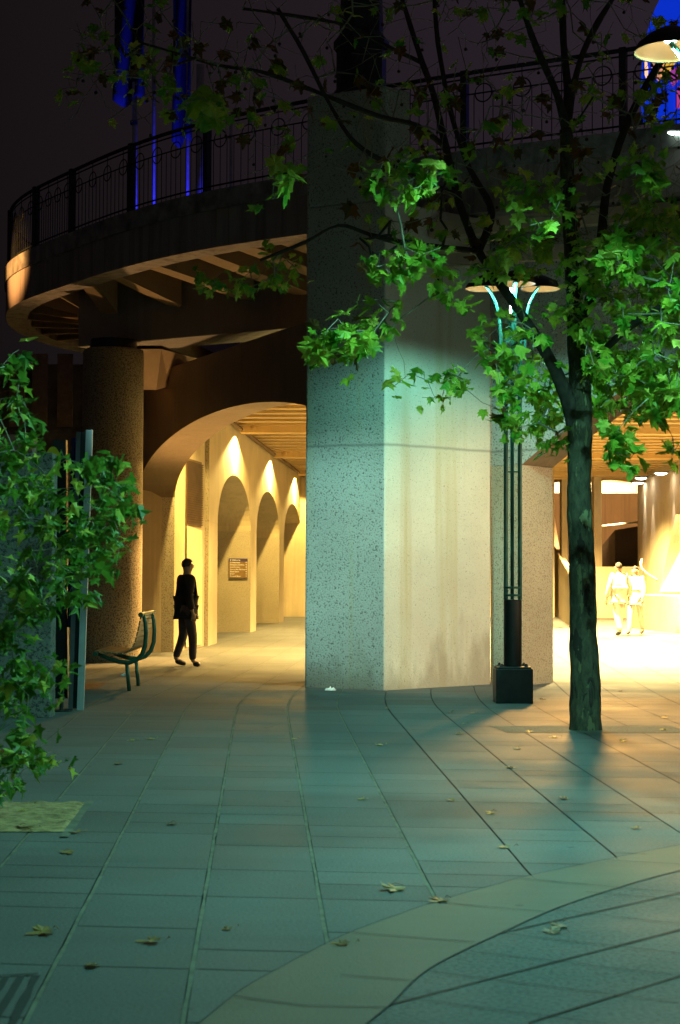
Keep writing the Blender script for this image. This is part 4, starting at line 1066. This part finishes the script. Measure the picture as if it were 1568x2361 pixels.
# trunk mesh
tp = [(1350, 1694, 46), (1350, 1680, 41), (1349, 1650, 38), (1349, 1600, 37), (1348, 1540, 35.5), (1346, 1450, 35), (1344, 1380, 34), (1341, 1300, 32), (1338, 1220, 30.5), (1336, 1140, 29.5), (1337, 1060, 29.5), (1338, 1000, 31), (1339, 950, 30), (1338, 900, 27), (1334, 840, 25.5), (1330, 780, 23), (1326, 700, 20.5), (1321, 620, 19.5), (1316, 540, 18.5), (1311, 460, 18), (1308, 380, 17), (1306, 300, 15)]
limbs = [
 [(1325, 985, 20, 0), (1312, 930, 20, -0.05), (1292, 880, 18, -0.1), (1268, 830, 16, -0.2), (1245, 790, 14, -0.3), (1200, 720, 12, -0.35), (1150, 650, 11, -0.3), (1104, 580, 11, -0.1), (1078, 520, 10, 0), (1054, 450, 10, 0.1), (1028, 340, 9, .2), (999, 215, 8, .3), (974, 145, 7, .4), (940, 40, 6, .5), (910, -60, 5, .6)],
 [(1104, 580, 10, -0.1), (1134, 490, 9, .3), (1100, 420, 9, .5), (1075, 370, 8, .6), (1040, 260, 7, .8), (1010, 100, 6, 1.0), (1000, -40, 5, 1.1)],
 [(1306, 300, 13, 0), (1320, 210, 10, .1), (1345, 120, 8, .1), (1380, 50, 7, .1), (1430, -30, 6, .1)],
 [(1306, 300, 12, 0), (1285, 220, 9, -.2), (1255, 150, 8, -.3), (1225, 80, 7, -.4), (1200, 0, 6, -.5), (1180, -80, 5, -.5)],
 [(1306, 300, 12, 0), (1308, 200, 10, .4), (1300, 100, 9, .6), (1295, -40, 8, .8)],
 [(1330, 760, 15, 0), (1370, 660, 13, .3), (1385, 560, 12, .4), (1400, 430, 11, .5), (1440, 300, 10, .4), (1500, 180, 9, .3), (1560, 90, 8, .2)],
 [(1338, 870, 13, 0), (1400, 800, 10, -.5), (1470, 740, 9, -1.0), (1540, 700, 8, -1.4), (1620, 650, 7, -1.8)],
 [(1028, 340, 8, .2), (960, 290, 7, -.2), (880, 270, 6, -.6), (800, 240, 6, -.9), (700, 200, 5, -1.0), (600, 165, 4, -1.2), (500, 150, 4, -1.3), (400, 120, 3.5, -1.4), (330, 100, 3, -1.4)],
 [(1054, 450, 8, 0.1), (980, 420, 6, -.4), (900, 380, 6, -.8), (820, 330, 6, -1.0), (760, 240, 5, -1.0), (700, 120, 5, -1.1), (640, 20, 4, -1.2)],
 [(974, 145, 6, .4), (900, 110, 5, .2), (800, 60, 5, 0), (700, 40, 4, -.2), (560, 20, 4, -.4)],
 [(1104, 580, 8, -.1), (1020, 570, 7, -.6), (930, 560, 6, -.8), (850, 540, 5, -1.0), (780, 520, 4, -1.1), (700, 560, 4, -1.3), (600, 600, 3, -1.4)],
]
rr_ = random.Random(5)
m = MB(); pts = []; rads = []
for (x, y, hw) in tp: pts.append(TP(x, y)); rads.append(hw/sc_*0.93)
# dense resample of trunk with bumpy surface
NS = 26
def swept(mbx, pts, rads, n=NS, amp=0.012, sub=5):
    P2 = []; R2 = []
    for i in range(len(pts)-1):
        p0_, p1_, p2_, p3_ = pts[max(i-1, 0)], pts[i], pts[i+1], pts[min(i+2, len(pts)-1)]
        for k in range(sub):
            t = k/sub; P2.append(0.5*((2*p1_) + (p2_-p0_)*t + (2*p0_-5*p1_+4*p2_-p3_)*t*t + (3*p1_-p0_-3*p2_+p3_)*t**3)); R2.append(rads[i]*(1-t) + rads[i+1]*t)
    P2.append(pts[-1]); R2.append(rads[-1])
    b = len(mbx.v); mbx.tube(P2, R2, n, True)
    for i in range(b, len(mbx.v)):
        c = P2[(i-b)//n]; v = mbx.v[i]; d = (v - c); 
        if d.length > 1e-6: mbx.v[i] = v + d.normalized()*(amp*noise.noise(Vector((v.x*4, v.y*4, v.z*1.5))) + amp*0.5*noise.noise(Vector((v.x*14, v.y*14, v.z*6))))
    return P2, R2
swept(m, pts, rads, 28, 0.022, 6)
trunk = m.build('trunk', M['bark'], tr, smooth=True)
# wound on the trunk
m = MB(); wc = TP(1357, 1603); wr = Vector((wc.x, wc.y - 34/sc_ - 0.0, wc.z))
n = 24; ringp = [wr + Vector((0.035*math.cos(2*math.pi*k/n), 0.022*abs(math.cos(2*math.pi*k/n))**2, 0.17*math.sin(2*math.pi*k/n))) for k in range(n+1)]
m.tube(ringp, 0.016, 6, False); m.tube([wr + Vector((0, 0.0, z)) for z in (-.13, -.05, .05, .13)], [.006, .024, .024, .006], 8); m.build('branch_scar', M['twigdark'], tr, smooth=True)
lm = MB()
skel = []
for i, (p, r_) in enumerate(zip(pts, rads)):
    if i < 12: continue
    skel.append([p, (len(skel)-1) if skel else None, r_])
def nearest(p):
    return min(range(len(skel)), key=lambda k: (skel[k][0]-p).length)
for L_ in limbs:
    q = [TP(x, y, dy) for x, y, h_, dy in L_]; rd = [h_/sc_*0.95 for x, y, h_, dy in L_]
    P2, R2 = swept(lm, q, rd, 10, 0.008, 4)
    prev = nearest(q[0])
    for p, r_ in zip(P2[1:], R2[1:]):
        skel.append([p, prev, r_]); prev = len(skel)-1
lm.build('limbs', M['twigdark'], tr, smooth=True)
# leaf cluster targets: (px, py, rx, ry, count, dy range, leaf mix, size)
LIT = 0; DK = 1
cl_ = [
 (935, 410, 85, 50, 44, (-3.9, -3.2), .12), (1230, 470, 85, 70, 46, (-3.0, -1.9), .12), (1190, 580, 80, 50, 44, (-1.6, .6), .14),
 (940, 595, 90, 45, 40, (-3.0, -2.0), .12), (1060, 640, 60, 60, 24, (-1.8, -.6), .13), (790, 790, 75, 65, 30, (-3, -2.0), .15), (700, 805, 40, 14, 6, (-3, -2.4), .13),
 (610, 420, 45, 50, 8, (-4.2, -3.4), .19), (470, 250, 55, 32, 14, (-4, -3), .18), (560, 640, 110, 40, 40, (-1.2, -.2), .10), (640, 610, 60, 60, 20, (-1, -.2), .10),
 (1000, 885, 90, 40, 34, (-1.6, .2), .12), (1165, 850, 70, 55, 44, (-1.8, -.2), .14), (1190, 960, 60, 35, 26, (-.6, .5), .12), (1262, 1008, 45, 22, 18, (-.3, .4), .11),
 (1280, 900, 50, 80, 40, (.3, 1.6), .13), (1410, 900, 40, 60, 30, (.3, 1.4), .13),
 (1290, 640, 90, 90, 70, (-1.6, .8), .12), (1230, 720, 70, 60, 40, (-1.6, .2), .12), (1440, 760, 130, 110, 190, (-1.8, .9), .13), (1500, 560, 90, 90, 90, (-2.2, 0), .15), (1430, 590, 50, 40, 24, (-2.6, -1.6), .18),
 (1480, 400, 50, 60, 26, (-3.4, -2.4), .14), (1540, 900, 60, 70, 70, (-1.8, .4), .15), (1440, 1020, 32, 45, 16, (-2.2, -1.4), .16), (1550, 1030, 22, 40, 16, (-.6, .4), .11), (1480, 900, 70, 60, 50, (-1, .8), .12), (1410, 840, 60, 50, 30, (-.4, .8), .12), (1560, 760, 60, 160, 60, (-3, -1), .15), (1110, 740, 60, 60, 20, (-1.5, -.3), .12), (870, 720, 60, 60, 14, (-1.9, -.8), .12),
 (1300, 1050, 1, 1, 0, (0, 0), .1)]
T = []; meta = []
for (x, y, rx, ry, n, (d0, d1), sz) in cl_:
    for k in range(int(n*(0.9 if x > 1300 else 0.8))):
        a = rnd.uniform(0, 2*math.pi); r_ = rnd.random()**0.42
        px = x + rx*r_*math.cos(a); py = y + ry*r_*math.sin(a)
        if 1085 < px < 1290 and 625 < py < 700: continue
        if noise.noise(Vector((px*0.035, py*0.035, 3.0))) < -0.05 and rnd.random() < 0.85: continue
        T.append(TP(px, py, rnd.uniform(d0, d1))); meta.append((sz*rnd.uniform(.75, 1.25), 0, py))
# dark upper crown: sparse leaves, many twigs, seed balls
for k in range(1000):
    px = rnd.uniform(560, 1620); py = rnd.uniform(-90, 560) if px > 800 else rnd.uniform(-80, 420)
    if px < 800 and rnd.random() < 0.5: continue
    T.append(TP(px, py, rnd.uniform(-1.9, 1.9))); meta.append((rnd.uniform(.07, .14), 1, py))
for k in range(240):
    px = rnd.uniform(150, 640); py = 130 + rnd.gauss(0, 70) + (px-150)*0.05
    T.append(TP(px, py, rnd.uniform(-2.0, -.6))); meta.append((rnd.uniform(.07, .11), 1, py))
for (px, py) in ((160, 65), (200, 62), (140, 205), (230, 40), (185, 120), (290, 130), (345, 50), (370, 20), (400, 60), (225, 185), (150, 180), (330, 180), (360, 250), (350, 130)):
    T.append(TP(px, py, rnd.uniform(-1.8, -1.2))); meta.append((0.14, 1, py))
for k in range(46):
    T.append(TP(rnd.gauss(1525, 38), rnd.gauss(215, 55), rnd.uniform(-1.5, 1.0))); meta.append((rnd.uniform(.09, .14), 1, 200))
plist, par, fix, ends = grow(skel, [t[:] for t in T], rnd, 0.14, 0.07, 0.03)
rad, kids = skin_tree(plist, par, fix, 0.0035, 0.45, 0.03)
bm_ = MB(); mesh_branches(bm_, plist, par, rad, fix, kids, True, 0.012)
bm_.build('twigs', [M['twig'], M['twigdark']], tr, smooth=True)
lf = MB()
for (k, node, pn_) in ends:
    sz, kind, py = meta[k]; p = plist[node]
    if kind == 0:
        for q in range(rnd.choice((2, 3, 3, 4))):
            lf.cur = rnd.choices((0, 1, 2), (0.72, 0.25, 0.03))[0]
            off = Vector((rnd.gauss(0, .055), rnd.gauss(0, .055), rnd.gauss(-.01, .05)))
            add_leaf(lf, p + off, sz*rnd.uniform(.6, 1.1), rnd)
    else:
        if rnd.random() < 0.30:
            for q in range(rnd.choice((1, 1, 2))):
                lf.cur = rnd.choices((0, 1, 2), (0.5, 0.15, 0.35))[0]; add_leaf(lf, p + Vector((rnd.gauss(0, .03), rnd.gauss(0, .03), -.02)), sz*1.2, rnd)
        if rnd.random() < 0.16:
            lf.cur = 3; L = rnd.uniform(.03, .12)
            lf.tube([p, p - Vector((0, 0, L))], 0.0015, 3, False)
            lf.lathe(p - Vector((0, 0, L+.015)), [(0, -.017), (.012, -.012), (.017, 0), (.012, .012), (0, .017)], 7)
lf.build('crown', [M['leafA'], M['leafB'], M['leafC'], M['ball']], tr)

# left bush tree (young plane tree, trunk out of frame)
rnd = random.Random(23)
BY = 9.6
bt0 = Vector((-2.15, BY, 0))
bt = thing('young_tree', tuple(bt0), 'leafy young tree with low green foliage filling the left edge', 'tree')
m = MB(); tk = [bt0 + Vector((0, 0, -0.05)), bt0 + Vector((0.02, 0, 0.6)), bt0 + Vector((0.0, .03, 1.4)), bt0 + Vector((-.03, 0, 2.3)), bt0 + Vector((0, 0, 3.2))]
swept(m, tk, [0.07, 0.055, 0.045, 0.035, 0.015], 14, 0.006, 6); m.build('trunk', M['bark'], bt, smooth=True)
skel = []
for k in range(30):
    z = 0.15 + k*0.1; skel.append([bt0 + Vector((0, 0, z)), k-1 if k else None, 0.03])
def BP(px, py, dy=0): return P(px, py, BY + dy)
bcl = [(30, 860, 45, 50, 16), (30, 960, 60, 60, 36), (60, 1060, 90, 60, 60), (150, 1110, 110, 60, 60), (250, 1110, 60, 60, 46), (290, 1170, 45, 40, 30), (60, 1180, 110, 60, 70), (190, 1210, 90, 50, 50), (230, 1280, 60, 50, 40), (100, 1290, 110, 60, 80),
       (190, 1340, 70, 45, 40), (50, 1380, 90, 60, 60), (150, 1400, 60, 30, 26), (40, 1470, 70, 50, 30), (110, 1560, 55, 60, 30), (30, 1560, 60, 60, 34), (20, 1650, 50, 60, 34), (50, 1730, 60, 45, 40), (20, 1780, 40, 45, 30), (130, 1730, 35, 20, 10), (15, 1820, 25, 25, 14), (-60, 1300, 60, 400, 120), (60, 800, 30, 15, 5)]
T = []; meta = []
for (x, y, rx, ry, n) in bcl:
    for k in range(int(n*0.34)):
        a = rnd.uniform(0, 2*math.pi); r_ = math.sqrt(rnd.random()); px = x + rx*r_*math.cos(a); py = y + ry*r_*math.sin(a)
        T.append(BP(px, py, rnd.uniform(-.7, .7))); meta.append(rnd.uniform(.075, .12))
plist, par, fix, ends = grow(skel, [t[:] for t in T], rnd, 0.08, 0.06, 0.05)
rad, kids = skin_tree(plist, par, fix, 0.0016, 0.45, 0.02)
bm_ = MB(); mesh_branches(bm_, plist, par, rad, fix, kids, True, 0.01); bm_.build('twigs', [M['twig'], M['twigdark']], bt, smooth=True)
lf = MB()
for (k, node, pn_) in ends:
    p = plist[node]
    for q in range(rnd.choice((2, 3, 4, 5))):
        lf.cur = rnd.choices((0, 1), (0.8, 0.2))[0]
        add_leaf(lf, p + Vector((rnd.gauss(0, .035), rnd.gauss(0, .035), rnd.gauss(0, .03))), meta[k]*rnd.uniform(.6, 1.2), rnd, True)
lf.build('crown', [M['leafD'], M['leafB']], bt)

# ------------------------------------------------------------------ fallen leaves and litter
rnd = random.Random(3)
big = [(163, 1964, .15, 'dark curled fallen leaf just right of the sandy tree pit corner'), (405, 1899, .13, 'tan fallen leaf left of centre between two long paving joints'), (838, 1843, .13, 'bright yellow fallen leaf alone in the middle of the paving'),
       (930, 2046, .26, 'large crumpled fallen leaf pile nearest the end of the long joint above the stone band'), (1040, 2076, .17, 'flat tan fallen leaf on the upper edge of the stone band'), (820, 2179, .15, 'fallen leaf lying on the smooth stone band at the bottom centre'),
       (135, 2148, .21, 'large dark fallen leaf at the lower left across a joint'), (385, 2172, .17, 'fallen leaf in the lower left centre, pale half and dark half'), (216, 2228, .12, 'small brown fallen leaf lowest on the left paving'),
       (1287, 2153, .20, 'long dark fallen leaf on coarse pavers below the stone band, lower of two'), (1315, 2134, .17, 'curled fallen leaf on coarse pavers below the stone band, upper of two'), (1178, 1770, .16, 'tan fallen leaf in front of the lamp post and left of the tree'),
       (1185, 1955, .14, 'fallen leaf with raised tip above the stone band'), (1250, 1612, .17, 'dry fallen leaves and stalk beside the black lamp base'), (550, 2142, .09, 'small pale fallen leaf in lower centre left'), (627, 1678, .09, 'fallen leaf pair on the paving left of the pier'),
       (95, 1912, .14, 'brown fallen leaf on the front edge of the sandy tree pit'), (302, 1645, .09, 'fallen leaf right of the foot of the grey post')]
small = [(191, 1921, 'right of the front corner of the sandy tree pit'), (317, 1708, 'left one of two near the long joint below the bench'), (361, 1704, 'right one of two near the long joint below the bench'), (692, 1703, 'just right of a long joint in front of the pier'), (894, 1633, 'just in front of the pier corner'),
 (1048, 1642, 'left of the black lamp base on the near side'), (1098, 1645, 'closest to the black lamp base on its left'), (1082, 1668, 'behind the tip of the long gravel strip'), (1060, 1692, 'just left of the gravel strip on a long joint'), (890, 1718, 'alone in front of the pier front face'),
 (1229, 1687, 'on the front edge of the gravel strip left of the trunk'), (1293, 1700, 'just left of the trunk foot, in front of the gravel'), (1447, 1708, 'right of the trunk foot in the brown shade'), (1530, 1683, 'on the gravel strip near the right edge'), (1540, 1654, 'behind the gravel strip near the right edge'),
 (1520, 1549, 'farthest away in the bright floor at the right'), (1432, 1594, 'on the bright floor just right of the trunk'), (1302, 1841, 'in the orange patch between trunk and stone band'), (1060, 1846, 'on a long joint right of the middle'), (285, 1760, 'on the dark paving above the sandy pit'), (1194, 1726, 'behind the tan leaf left of the trunk'),
 (55, 1870, 'on the sand at the far left'), (85, 1857, 'on the sand near its back edge'), (60, 1905, 'on the sand near its front edge'), (1470, 1910, 'right side, just above the stone band'), (1368, 1693, 'touching the front of the trunk foot'), (168, 1640, 'beside the foot of the grey post'), (1145, 1874, 'small fleck right of centre above the band')]
def dead(px, py, size, label, group=None, mat='dry'):
    c = G(px, py, 0.004); m = MB()
    n_ = 2 if size > .24 else 1
    for q in range(n_):
        V = LV.copy(); cu = rnd.uniform(.5, 1.0)
        V[:, 2] = cu*np.abs(V[:, 0])**1.5*0.32 + 0.14*np.abs(V[:, 1]-.4)**1.6 + 0.05*np.sin(V[:, 0]*12 + 1)
        V[1:, :2] = (V[1:, :2] - V[0, :2])*(1 + 0.3*np.array([rnd.uniform(-1, .6) for _ in range(len(V)-1)]))[:, None] + V[0, :2]
        V[:, 2] += rnd.uniform(0, .6)*np.maximum(0, V[:, 0])**1.3
        V[:, 0] *= rnd.uniform(.55, 1.0); V *= size/(1.0*n_)*1.15; a = rnd.uniform(0, 6.28)
        Rm = np.array(Matrix.Rotation(a, 3, 'Z') @ Matrix.Rotation(rnd.uniform(-.12, .12), 3, 'X')); V[:, 2] *= 0.45; Wv = V @ Rm.T
        Wv[:, 2] -= Wv[:, 2].min(); Wv += np.array(c) + np.array([0.06*q*2 - 0.03, 0.03*q, 0])
        m.add([tuple(r_) for r_ in Wv], LF)
    tip = c + Vector((math.cos(a), math.sin(a), 0))*size*0.5
    m.tube([c + Vector((0, 0, 0.012)), c.lerp(tip, .6) + Vector((0, 0, .02)), tip + Vector((0, 0, .008))], 0.0016, 4, False)
    o = m.build('fallen_leaf', M[mat], loc=c); tag(o, label, 'fallen leaf', group)
for (x, y, s_, l_) in big: dead(x, y, s_*0.50, l_, 'larger leaves fallen on the paving', 'dryY' if x in (838,) else 'dry')
for (x, y, w_) in small: dead(x, y, rnd.uniform(.05, .085), 'tiny dry leaf scrap ' + w_, 'tiny leaf scraps on the paving', rnd.choice(('dry', 'dry', 'dryY')))
def crumple(px, py, size, label):
    c = G(px, py, 0.0); m = MB(); vs = []; n = 9
    for a in range(n):
        for b in range(n):
            u, v_ = a/(n-1)-.5, b/(n-1)-.5; p = Vector((u, v_*.6, 0)); vs.append(c + Vector((u*size + size*.12*noise.noise(p*9), v_*size*.7, size*(.18 + .42*abs(noise.noise(p*6 + Vector((px, 0, 0))))) * (1-2*max(abs(u), abs(v_)))**.4 + .004)))
    m.add(vs, [(a*n+b, a*n+b+1, (a+1)*n+b+1, (a+1)*n+b) for a in range(n-1) for b in range(n-1)])
    tag(m.build('paper_scrap', M['paper'], loc=c), label, 'paper', 'crumpled white paper scraps')
crumple(762, 1592, .14, 'crumpled white paper at the foot of the central pier'); crumple(287, 1558, .11, 'crumpled white paper on the paving beside the bench leg')
